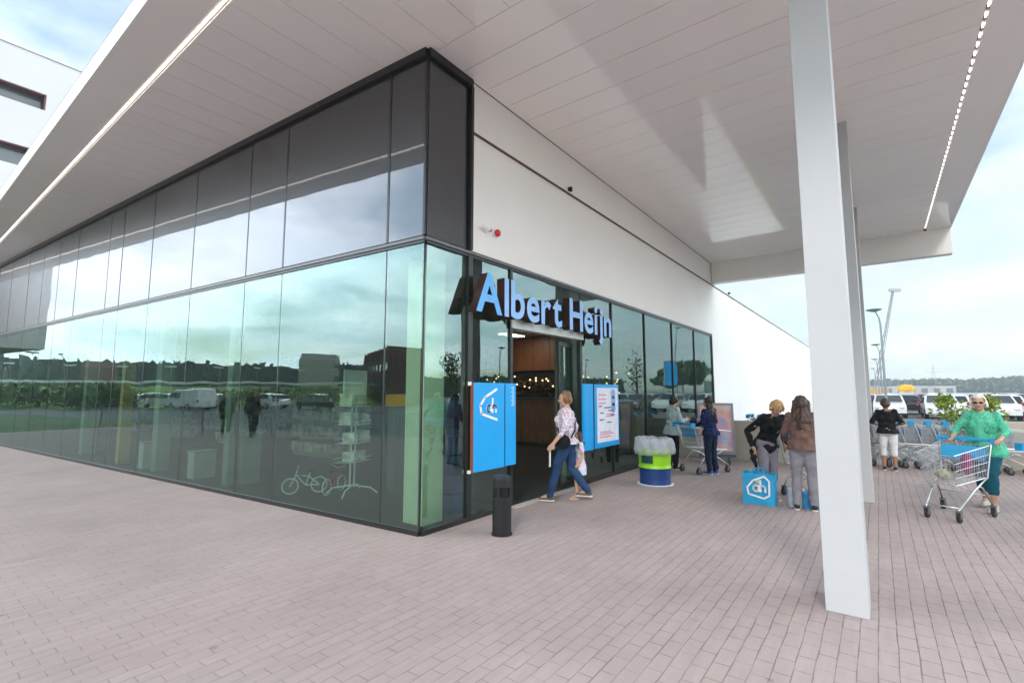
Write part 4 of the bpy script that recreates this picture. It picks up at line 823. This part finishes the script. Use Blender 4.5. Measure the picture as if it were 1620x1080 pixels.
# brick apartment block
def block(name, label, loc, rz, w, d, h, m, rows, cols, teeth=0):
    t = thing(name, label, 'building', loc, rz); b = MB(); b.box((-w/2,-d/2,0),(w/2,d/2,h))
    for k in range(teeth): x = -w/2+w*(k+.1)/teeth; b.add([(x,-d/2,h),(x+w/teeth*.8,-d/2,h),(x+w/teeth*.4,-d/2,h+1.6),(x,d/2,h),(x+w/teeth*.8,d/2,h),(x+w/teeth*.4,d/2,h+1.6)], [(0,1,2),(3,5,4),(0,2,5,3),(1,4,5,2)])
    b.build('wall', m, t)
    for sgn in (-1, 1):
        for i in range(rows):
            for j in range(cols):
                x = -w/2+w*(j+.5)/cols; z = h*(i+.5)/rows; f = MB(); f.box((x-w/cols*.26, sgn*(d/2+.03)-.05, z-h/rows*.28),(x+w/cols*.26, sgn*(d/2+.03)+.05, z+h/rows*.24)); f.build('window', mat('window_glass', (.10,.12,.13), .08), t)
    return t
BRK = mat('dark_brick', (.13,.055,.045), .85, var=.25, vscale=3)
def mirL(p):
    v = Vector((p[0]-C0.x, p[1]-C0.y, 0)); q_ = v-2*(v.dot(NL))*NL; return (C0.x+q_.x, C0.y+q_.y)
def mirR(p): return (p[0], 2*4.446-p[1])
def on_ray(px, depth):
    # ground point seen at image column px, at the given distance along the view axis
    ang = R(36.8447)-math.atan((px-810)/770.0*math.cos(R(5.858))); dist = depth/math.cos(ang-R(36.8447)); return (dist*math.cos(ang), dist*math.sin(ang))
p = mirL(on_ray(640, 72)); block('apartment_block', 'dark brick apartment block with a toothed roofline mirrored near the corner', (p[0],p[1],0), R(125), 20, 9, 6.0, BRK, 3, 9, 7)
p = mirL(on_ray(158, 120)); block('brick_house', 'small brown brick house mirrored beside the yellow post in the left glass', (p[0],p[1],0), R(110), 6, 6, 7.5, mat('brown_brick', (.20,.11,.08), .85, var=.2), 2, 3, 1)
p = mirL(on_ray(505, 112)); block('brick_house', 'pale gabled house mirrored above the street between dark trees', (p[0],p[1],0), R(140), 9, 8, 8.6, mat('pale_brick', (.42,.38,.33), .85, var=.2), 3, 4, 2)
# lamps
def lamp(label, loc, h, rz=0, group='street lamps'):
    t = thing('street_lamp', label, 'street lamp', loc, rz, group); b = MB(); b.tube([(0,0,0),(0,0,h*.86),(.05,0,h*.92),(.22,0,h*.975),(.34,0,h)], [.085,.06,.05,.04,.035], 10); b.build('pole', mat('lamp_grey', (.24,.27,.29), .5, metal=.3), t)
    b = MB(); b.lathe([(0,-.14),(.12,-.14),(.42,-.03),(.46,0),(.40,.04),(0,.07)], (.34,0,h), 20); b.build('lamp_head', mat('lamp_head_grey', (.17,.19,.21), .5), t); return t
cxd, cyd = math.cos, math.sin
def on_ray(px, depth):
    # ground point seen at image column px, at the given distance along the view axis
    ang = R(36.8447)-math.atan((px-810)/770.0*math.cos(R(5.858))); dist = depth/math.cos(ang-R(36.8447)); return (dist*math.cos(ang), dist*math.sin(ang))
def mirR(p): return (p[0], 2*4.446-p[1])
def mirL(p):
    v = Vector((p[0]-C0.x, p[1]-C0.y, 0)); q_ = v-2*(v.dot(NL))*NL; return (C0.x+q_.x, C0.y+q_.y)
for px, dp, h, lab in ((1401,32,7.1,'tallest street lamp with flat round head right of the columns'),(1396,55,7.0,'second street lamp behind the tallest one right of the columns'),(1391,80,7,'third street lamp farther along the row right of the columns'),(1386,112,7,'farthest street lamp of the row right of the columns')):
    p = on_ray(px, dp); lamp(lab, (p[0], p[1], 0), h, R(120))
for px, dp, h, lab in ((1071,70,10.9,'street lamp mirrored beside the blue banner in the right glazing'),(787,58,7,'street lamp mirrored above the blue cabinet left of the door'),(925,80,7,'street lamp mirrored just right of the open door')):
    p = mirR(on_ray(px, dp)); lamp(lab, (p[0], p[1], 0), h, R(100))
for px, dp, lab in ((28,62,'first street lamp from the left edge mirrored in the left glass'),(50,66,'second street lamp from the left edge mirrored in the left glass'),(97,70,'third street lamp from the left edge mirrored in the left glass'),(131,88,'fourth street lamp from the left edge mirrored in the left glass')):
    p = mirL(on_ray(px, dp)); lamp(lab, (p[0], p[1], 0), 7, R(20))
# banner
p = mirR(on_ray(1047, 64)); bn = thing('banner', 'sky blue vertical banner on a pole mirrored in the right glazing', 'banner', (p[0],p[1],0), R(-15)); b_ = MB(); b_.seg((0,0,0),(0,0,5.7), .10); b_.seg((0,0,5.65),(0,2.0,5.65), .05); b_.build('pole', mat('banner_pole', (.6,.35,.28), .5), bn)
b_ = MB(); b_.box((-.01,.1,2.5),(.01,1.9,5.6)); b_.build('flag', BLUE, bn)
# trees at the car park
tlist = [(1007,46,5.6,1.3,'slender young tree with thin crown mirrored in the right glazing',260,LEAF)]
for px, dp, h, cr, lab, n, m in tlist:
    p = mirR(on_ray(px, dp)); tree_at((p[0],p[1],0), h, cr, lab, None, 7, m, n, ls=.10)
p = mirR(on_ray(716, 40)); tree_at((p[0],p[1],0), 5.2, 1.3, 'young tree mirrored left of the blue cabinet', None, 9, LEAF, 500, ls=.12)
for k, (px, dp, h, cr) in enumerate(((1058,115,7.5,5.5),(1078,118,8.6,6.5),(1098,124,9.2,6.5))):
    p = mirR(on_ray(px, dp)); tree_at((p[0],p[1],0), h, cr, 'broad round tree beyond the car park mirrored at the right end of the glazing', 'round trees beyond the car park', 20+k, LEAF, 2600, ls=.5)
wood('far_wood', [(150,-60),(105,-75),(60,-95),(10,-90),(-40,-60)], 0, 6.0, mat('far_wood_leaf', (.03,.075,.025), .85, var=.4, vscale=.2), 8, label='low belt of dark trees beyond the car park mirrored in the door side glass', step=2.2, thick=8, ls=1.0, per=14)
# far scene at right: dunes and low buildings
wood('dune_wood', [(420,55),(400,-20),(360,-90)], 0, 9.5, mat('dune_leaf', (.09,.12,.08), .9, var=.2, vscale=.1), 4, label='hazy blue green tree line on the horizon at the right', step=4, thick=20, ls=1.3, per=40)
GRY = mat('pale_cladding', (.55,.55,.55), .7, var=.05, vscale=.3)
hz = MB(); 
for i, (px, dp, w_, h_, lab, c_) in enumerate(((1435,270,40,4.6,'low pale industrial hall on the horizon beside the lamps',(.42,.40,.40)),(1500,330,75,5.5,'long grey hall on the horizon left of the green clad woman',(.34,.36,.38)),(1575,300,60,4.6,'long low beige hall on the horizon at the right edge',(.45,.42,.38)))):
    p = on_ray(px, dp); block('industrial_hall', lab, (p[0],p[1],0), R(90-4), w_, 12, h_, mat('hall_cladding_%s' % 'abc'[i], c_, .8, var=.1, vscale=.2), 1, 8)
p = on_ray(1434, 60); kk = thing('yellow_kiosk', 'round yellow topped kiosk beyond the car park', 'kiosk', (p[0],p[1],0)); b_ = MB(); b_.box((-.7,-.7,0),(.7,.7,1.7)); b_.build('booth', GRY, kk); b_ = MB(); b_.lathe([(0,0),(.8,0),(.85,.2),(.8,.6),(.5,.8),(0,.85)], (0,0,1.7), 20); b_.build('cap', mat('yellow_plastic', (.75,.42,.02), .5), kk)
# crane
p = on_ray(1386, 150); cr_ = thing('crane', 'pale lattice mobile crane with raised jib far behind the lamps', 'crane', (p[0],p[1],0), R(-53)); b_ = MB()
a0 = Vector((0,0,2.5)); a1 = Vector((7.8,0,33.5)); dj = (a1-a0)
for s_ in (-.45,.45):
    for u in (-.45,.45): b_.seg(a0+Vector((s_,u,0)), a1+Vector((s_*.4,u*.4,0)), .11, n=4)
for k in range(22):
    k0 = k/22; k1 = (k+1)/22; f0 = 1-.6*k0; f1 = 1-.6*k1; s_ = 1 if k % 2 else -1
    b_.seg(a0+dj*k0+Vector((.45*f0*s_,.45*f0,0)), a0+dj*k1+Vector((-.45*f1*s_,.45*f1,0)), .08, n=4)
b_.build('jib', mat('crane_pale', (.20,.17,.17), .6), cr_)
b_ = MB(); b_.box((-3,-1.3,.8),(3,1.3,2.6)); b_.build('carrier', mat('crane_carrier', (.6,.3,.05), .6), cr_)
b_ = MB(); b_.box((6.6,-.5,32.8),(10,.5,33.7)); b_.build('jib_head', STEEL, cr_)
# pylon
p = on_ray(1479, 420); py = thing('power_pylon', 'thin far power pylon on the horizon left of the green bush', 'pylon', (p[0],p[1],0)); b_ = MB()
for s_ in (-1,1):
    for u in (-1,1): b_.seg((s_*2,u*2,0),(0,0,26), .25, n=4)
for z in (18,22): b_.box((-.2,-5,z),(.2,5,z+.35))
b_.build('lattice', mat('pylon_grey', (.45,.5,.55), .6), py)
# bush behind cart row
bs = thing('bush', 'bright yellow green bush behind the cart row left of the woman in green', 'bush', (16.3,-1.75,0)); b_ = MB()
for j, (x_, y_, z_, r_) in enumerate(((0,.35,1.15,.42),(0,-.3,1.1,.42),(.1,0,.8,.55),(-.1,.2,.7,.5),(0,-.3,.6,.5),(.05,.45,1.45,.22),(0,-.35,1.42,.22))): leaves(b_, 260, (x_,y_,z_), (r_,r_,r_), .045, 90+j)
b_.build('foliage', mat('bush_leaf', (.22,.30,.03), .7, var=.4, vscale=6), bs)
b_ = MB(); [b_.tube([(0,0,0),(.05*math.cos(a),.05*math.sin(a),.5),(.3*math.cos(a),.3*math.sin(a),1.1)], [.02,.015,.006], 6) for a in (0,1.3,2.5,3.8,5.1)]; b_.build('stems', BARK, bs)
hd = thing('hedge', 'low clipped green hedge just behind the beige low wall', 'hedge', (13.85,1.2,0)); b_ = MB(); leaves(b_, 2600, (0,1.0,.62), (.28,1.3,.42), .035, 77); b_.build('foliage', mat('hedge_leaf', (.09,.17,.03), .8, var=.4, vscale=5), hd)
b_ = MB(); [b_.seg((0,.2*k,0),(0,.2*k,.6), .015) for k in range(0,10)]; b_.build('stems', BARK, hd)
# ------------------------------------------------------------------ cars
CG = mat('car_glass', (.02,.025,.03), .06, spec=.8)
def car_mesh(kind='hatch'):
    # side profile (x forward), z
    if kind == 'hatch': prof = [(-2.0,.35),(-2.05,.75),(-1.9,1.0),(-1.62,1.42),(-.9,1.50),(.1,1.46),(.95,1.0),(1.75,.86),(2.05,.62),(2.05,.32)]
    else: prof = [(-2.4,.35),(-2.45,.9),(-2.42,1.9),(-2.2,1.98),(.9,1.95),(1.35,1.75),(1.85,1.15),(2.3,1.0),(2.45,.7),(2.42,.32)]
    b = MB(); W_ = .86; ny = 6; vs = []
    ins = lambda z: .0 if z < .95 else (z-.95)*.26
    for (x, z) in prof:
        wv = W_-ins(z)
        for k in range(ny+1): u = k/ny*2-1; vs.append((x-(.10*abs(u)**3 if x > 1.6 else (-.08*abs(u)**3 if x < -1.8 else 0)), u*wv, z-.05*abs(u)**4*(1 if z > .9 else 0)))
    n = len(prof); fs = []
    for i in range(n-1):
        for k in range(ny): a = i*(ny+1)+k; fs.append((a, a+1, a+ny+2, a+ny+1))
    fs.append(tuple(i*(ny+1) for i in range(n))); fs.append(tuple(i*(ny+1)+ny for i in range(n-1, -1, -1)))
    fs.append((0, (n-1)*(ny+1), (n-1)*(ny+1)+ny, ny)); b.add(vs, fs)
    return b, prof, ins
def make_car(label, loc, rz, colmat, kind='hatch', group=None):
    t = thing('parked_car', label, 'car' if kind == 'hatch' else 'van', loc, rz, group); b, prof, ins = car_mesh(kind); b.build('body', colmat, t, bevel=.03)
    if kind == 'hatch':
        side = [(-1.60,1.02),(-1.45,1.36),(-.85,1.43),(.06,1.39),(.78,1.02)]; ws_ = [(.12,1.44),(.93,1.03)]; rs_ = [(-1.66,1.38),(-1.92,1.02)]
    else: side = [(.35,1.15),(.35,1.7),(1.2,1.68),(1.62,1.15)]; ws_ = [(.96,1.91),(1.36,1.72),(1.80,1.2)]; rs_ = None
    for s in (-1, 1):
        f = MB(); f.add([(x, s*(.86-ins(z)+.012-.01*0), z-.01) for x, z in side], [tuple(range(len(side))) if s < 0 else tuple(range(len(side)-1, -1, -1))]); f.build('window', CG, t)
    f = MB()
    for a, c in zip(ws_[:-1], ws_[1:]): f.add([(a[0]+.03,-.62,a[1]+.005),(a[0]+.03,.62,a[1]+.005),(c[0]+.03,.72,c[1]+.005),(c[0]+.03,-.72,c[1]+.005)], [(0,1,2,3)])
    f.build('windscreen', CG, t)
    if rs_: f = MB(); a, c = rs_; f.add([(a[0]-.02,-.6,a[1]),(a[0]-.02,.6,a[1]),(c[0]-.02,.7,c[1]),(c[0]-.02,-.7,c[1])], [(3,2,1,0)]); f.build('rear_window', CG, t)
    for (x, y) in ((1.3,.80),(1.3,-.80),(-1.28,.80),(-1.28,-.80)):
        f = MB(); f.seg((x,y-.1,.31),(x,y+.1,.31), .31, n=18); w_ = f.build('wheel', RUB, t); f = MB(); s = 1 if y > 0 else -1; f.seg((x,y+s*.09,.31),(x,y+s*.112,.31), .2, n=14); f.build('rim', STEEL, w_)
    for s in (-1, 1):
        xf = 2.02 if kind == 'hatch' else 2.40; f = MB(); f.ell((xf-.04, s*.62, .68 if kind == 'hatch' else .8), (.09,.17,.08)); f.build('headlight', mat('headlight_glass', (.7,.7,.7), .1), t, smooth=True)
        xr_ = -2.02 if kind == 'hatch' else -2.42; f = MB(); f.ell((xr_+.04, s*.70, .86), (.07,.10,.12)); f.build('tail_light', mat('tail_red', (.35,.01,.01), .2), t, smooth=True)
        f = MB(); f.ell((.62 if kind == 'hatch' else 1.4, s*.95, 1.03 if kind == 'hatch' else 1.25), (.06,.10,.07)); f.build('mirror', BLACK, t, smooth=True)
    return t
paints = [('white', (.72,.72,.72)), ('silver', (.42,.43,.45)), ('grey', (.16,.165,.18)), ('dark blue', (.02,.04,.12)), ('black', (.015,.015,.017)), ('red', (.30,.02,.02)), ('light blue', (.25,.38,.5))]
CP = {n_: mat('car_paint_'+n_.replace(' ', '_'), c_, .3, var=.02, coat=.6, spec=.5) for n_, c_ in paints}
protos = {}
rowname = ['first', 'second', 'third', 'fourth', 'fifth', 'sixth']
seq = ['white','silver','white','grey','white','silver','light blue','white','dark blue','silver','white','white','grey','silver','white','black','white','red']
rr_ = random.Random(3); rows = [(42,[0,1,2,3,4,5,6,8,9,10,11]),(48,[0,1,2,3,4,5,7,8,9]),(58,[0,1,2,3,4,5,6,8,9,10,12]),(66,[0,1,2,4,5,6,7]),(78,[0,1,2,3,4,5,6]),(92,[0,1,2,3,4,5,6])]
ci = 0
for ri, (X, ks) in enumerate(rows):
    for k in ks:
        cn = seq[(ci*7+ri*3) % len(seq)]; ci += 1
        y = 1.0-k*2.62-(0 if ri < 3 else 2)
        if ri == 0: y -= 1.5
        loc = (X+rr_.uniform(-.2,.2), y, 0); rz = (0 if ri % 2 else math.pi)+rr_.uniform(-.03,.03)
        lab = '%s hatchback parked in the %s row of the car park beyond the low wall' % (cn, rowname[ri]); grp = '%s cars in the %s car park row' % (cn, rowname[ri])
        if cn not in protos: protos[cn] = make_car(lab, loc, rz, CP[cn], 'hatch', grp)
        else: dup(protos[cn], loc, rz, lab, grp)
for k in range(16):
    p = EA+dn*(6+k*6.2)+nn*5; t = thing('road_lamp', 'short lamp with white twin head on the raised road mirrored in the left glass', 'lamp', (float(p[0]),float(p[1]),2.5), rr_.random(), 'short lamps along the raised road'); b_ = MB(); b_.seg((0,0,0),(0,0,3.0), .05); b_.build('pole', STEEL, t); b_ = MB(); b_.box((-.6,-.2,3.0),(.6,.2,3.18)); b_.build('lamp_head', WHT, t)
for (px, dp, cn, rz, lab) in ((170,50,'silver',80,'silver car parked on the side road behind the railing left of the yellow post'),(262,50,'white',85,'white car parked on the side road behind the railing mirrored mid glass'),(232,60,'dark blue',85,'dark blue car parked on the side road behind the railing'),(210,50,'white',82,'white car on the side road just right of the silver one mirrored behind the railing'),(335,50,'silver',82,'silver car on the side road left of the two dark walkers mirrored in the glass'),(425,50,'white',85,'white car on the side road right of the two dark walkers mirrored in the glass'),(500,44,'black',100,'black car parked on the side road mirrored behind the display rack')):
    p = mirL(on_ray(px, dp))
    if cn in protos: dup(protos[cn], (p[0],p[1],0), R(rz), lab, 'cars on the side road')
p = mirL(on_ray(300, 46)); make_car('long white van parked on the side road behind the railing', (p[0],p[1],0), R(82), CP['white'], 'van')
# ------------------------------------------------------------------ inside the shop
def inside(name, label, cat, loc, rz=0): return thing(name, label, cat, loc, rz)
ct = inside('wooden_counter', 'tall brown timber counter seen through the open entrance', 'counter', (12.7,5.3,.005)); b_ = MB()
for k in range(12): b_.box((0,k*.55,0.12),(.5,k*.55+.54,1.44))
b_.build('front', WOOD, ct); b_ = MB(); b_.box((-.05,-.02,1.44),(.55,6.65,1.49)); b_.build('top', mat('counter_top', (.05,.035,.03), .3), ct); b_ = MB(); b_.box((.05,.0,0),(.5,6.6,.12)); b_.build('plinth', BLACK, ct)
fr_ = thing('flower_display', 'dark shelf of flowers and small shining ornaments above the timber counter', 'display', (13.2,8.6,1.5)); b_ = MB(); b_.box((.1,-3.2,0),(.2,3.4,.87)); b_.box((-.2,-3.2,.002),(.1,3.4,.02)); b_.build('back', BLACK, fr_)
b_ = MB()
for k in range(60): b_.ell((rr_.uniform(-.2,.0), rr_.uniform(-3,3), rr_.uniform(.08,.75)), (.03,.03,.03), None, 8, 6)
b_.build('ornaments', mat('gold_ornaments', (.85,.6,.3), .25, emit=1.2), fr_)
b_ = MB(); leaves(b_, 500, (-.05,0,.3), (.15,3.0,.35), .06, 31); b_.build('flowers', mat('flower_leaves', (.10,.06,.03), .8, var=.5), fr_)
# display rack on castors near the glass
rk = inside('display_rack', 'white wheeled display rack holding cards and small goods behind the left glazing', 'display rack', (5.0,7.05,.005), R(20))
RKM = mat('rack_white', (.72,.74,.72), .4); b_ = MB()
for s in (-.06,.06): b_.tube([(s,0,.12),(s,0,1.75)], .014, 8)
for a in (0.3,1.9,3.4,5.1): b_.tube([(0,0,.16),(.30*math.cos(a),.30*math.sin(a),.12),(.42*math.cos(a),.42*math.sin(a),.03)], .013, 8)
b_.build('stand', RKM, rk)
for z in (.55,.85,1.15,1.45):
    b_ = MB()
    for k in range(7): b_.seg((-.28,-.16+k*.053,z),(.28,-.16+k*.053,z), .004, n=4)
    b_.seg((-.28,-.16,z+.06),(.28,-.16,z+.06), .005, n=4); b_.seg((-.28,.16,z+.06),(.28,.16,z+.06), .005, n=4); b_.build('shelf', RKM, rk)
    b_ = MB(); [b_.box((x_,-.13,z+.006),(x_+.09,.10,z+.16+.05*rr_.random())) for x_ in (-.26,-.15,-.04,.08,.19) if rr_.random() > .2]; b_.build('goods', mat('rack_goods', (.5,.5,.44), .6, var=.6, vscale=6), rk)
b_ = MB(); b_.box((-.32,-.02,1.62),(.32,.0,2.05)); b_.build('header_card', mat('card_pale', (.62,.66,.58), .7), rk)
yb = inside('display_board', 'orange yellow display box on top of the goods behind the left glazing', 'box', (5.5,6.6,1.45)); b_ = MB(); b_.box((0,0,0),(.45,.3,.2)); b_.build('box', mat('orange_card', (.75,.36,.04), .6), yb); b_ = MB(); b_.box((.05,.05,-1.44),(.40,.25,-.001)); b_.build('plinth', mat('card_dark', (.1,.1,.1), .7), yb)
def bike(label, loc, rz, m, s=1.0):
    t = thing('kids_bicycle', label, 'bicycle', loc, rz); t.scale = (s,s,s)
    for x in (-.36,.36):
        b = MB(); pts = [(x+.20*math.cos(a),0,.21+.20*math.sin(a)) for a in [i*math.pi/10 for i in range(21)]]; b.tube(pts, .022, 6, False); wv = b.build('wheel', mat('tyre_white', (.6,.6,.58), .7) if m is not RUST else RUB, t)
        b = MB(); [b.seg((x,0,.21),(x+.19*math.cos(a),0,.21+.19*math.sin(a)), .002, n=4) for a in [i*math.pi/6 for i in range(12)]]; b.build('spokes', STEEL, wv)
    b = MB(); b.tube([(-.36,0,.21),(-.02,0,.22),(.22,0,.50),(-.10,0,.44),(-.36,0,.21)], .022, 6); b.seg((-.02,0,.22),(-.13,0,.56), .014); b.tube([(.20,0,.62),(.26,0,.42),(.36,0,.21)], .014, 6); b.build('frame', m, t)
    b = MB(); b.tube([(.18,-.20,.72),(.20,-.06,.64),(.20,.06,.64),(.18,.20,.72)], .012, 6); b.build('handlebar', STEEL, t)
    b = MB(); b.ell((-.14,0,.58), (.10,.06,.03)); b.build('saddle', BLACK, t)
    return t
bike('white child bicycle standing just inside the left glazing', (4.60,7.78,.01), R(150), mat('bike_white', (.72,.74,.74), .4), .62)
bike('red child bicycle just inside the glass beside the display rack', (4.92,7.42,.01), R(25), mat('bike_red', (.60,.03,.06), .4), .62)
for i, (x_, y_, w_, d_, h_, c_, nm, lab) in enumerate(((3.75,14.3,.22,.22,2.6,(.34,.22,.05),'yellow_post','yellow post standing inside the left glazing'),(3.85,13.0,.4,.3,.55,(.35,.38,.35),'stacked_box','pale cardboard box on the floor inside the glass'),(4.0,10.7,.4,.3,.5,(.30,.33,.30),'stacked_box','lower pale carton inside the left glazing beside the column'),(4.3,9.4,.35,.3,.9,(.16,.19,.17),'pedestal','grey green pedestal behind the glass left of the bicycles'))):
    t_ = thing(nm, lab, 'box' if 'box' in nm else 'post', (x_,y_,.006)); b_ = MB(); b_.box((0,0,0),(w_,d_,h_)); b_.build('body', mat('inner_'+nm+str(i), c_, .6, var=.1), t_, bevel=.01); b_ = MB(); b_.box((-.02,-.02,h_+.001),(w_+.02,d_+.02,h_+.03)); b_.build('lid', mat('inner_lid', (.22,.24,.22), .6), t_)
for k in range(7):
    t_ = thing('shop_shelf', 'dark stocked shelving unit standing deep inside the shop', 'shelf', (7.5+(k % 2)*2.4, 9.5+k*2.4+2.5, .006), R(90), 'shelving units inside the shop'); b_ = MB(); b_.box((-1,-.2,0),(1,.2,.1)); b_.box((-1,-.02,.1),(1,.02,1.9)); [b_.box((-1,-.3,z),(1,.3,z+.03)) for z in (.5,.95,1.4,1.85)]; b_.build('rack', mat('shelf_grey', (.2,.2,.2), .6), t_)
    b_ = MB(); [b_.box((-.98+j*.14,-.28,z),(-.98+j*.14+.12,.28,z+.25)) for j in range(14) for z in (.11,.54,.98,1.44)]; b_.build('goods', mat('stock_goods', (.25,.2,.16), .6, var=.8, vscale=4), t_)
bs2 = thing('blue_crate_stack', 'stack of dark blue crates just inside the glass between corner column and door', 'crates', (5.25,4.95,.006)); 
for k in range(6): b_ = MB(); b_.box((-.2,-.15,k*.27),(.2,.15,k*.27+.25)); b_.build('crate', mat('crate_blue', (.01,.06,.20), .5), bs2)

SL = mat('shop_lamp', (1,.86,.66), .5, emit=12)
for k, (x_, y_) in enumerate(((12.0,9.0),)):
    t_ = thing('ceiling_lamp', 'lit warm ceiling lamp inside the shop', 'lamp', (x_,y_,3.49), 0, 'ceiling lamps inside the shop'); b_ = MB(); b_.box((-.5,-.16,-.05),(.5,.16,-.002)); b_.build('housing', WHT, t_); b_ = MB(); b_.box((-.48,-.14,-.062),(.48,.14,-.051)); b_.build('diffuser', SL, t_)

# ------------------------------------------------------------------ air
hzm = bpy.data.materials.new('haze_air'); hzm.use_nodes = True; t = hzm.node_tree; t.nodes.clear(); o = nd(t, 'ShaderNodeOutputMaterial'); v = nd(t, 'ShaderNodeVolumePrincipled')
v.inputs['Color'].default_value = (.86,.93,1,1); v.inputs['Density'].default_value = .0011; v.inputs['Anisotropy'].default_value = .2; t.links.new(v.outputs[0], o.inputs['Volume'])
b_ = MB(); b_.box((-300,-200,-1.2),(460,330,45)); b_.build('haze', hzm, kind='stuff', label='thin pale haze over the far car park and horizon')
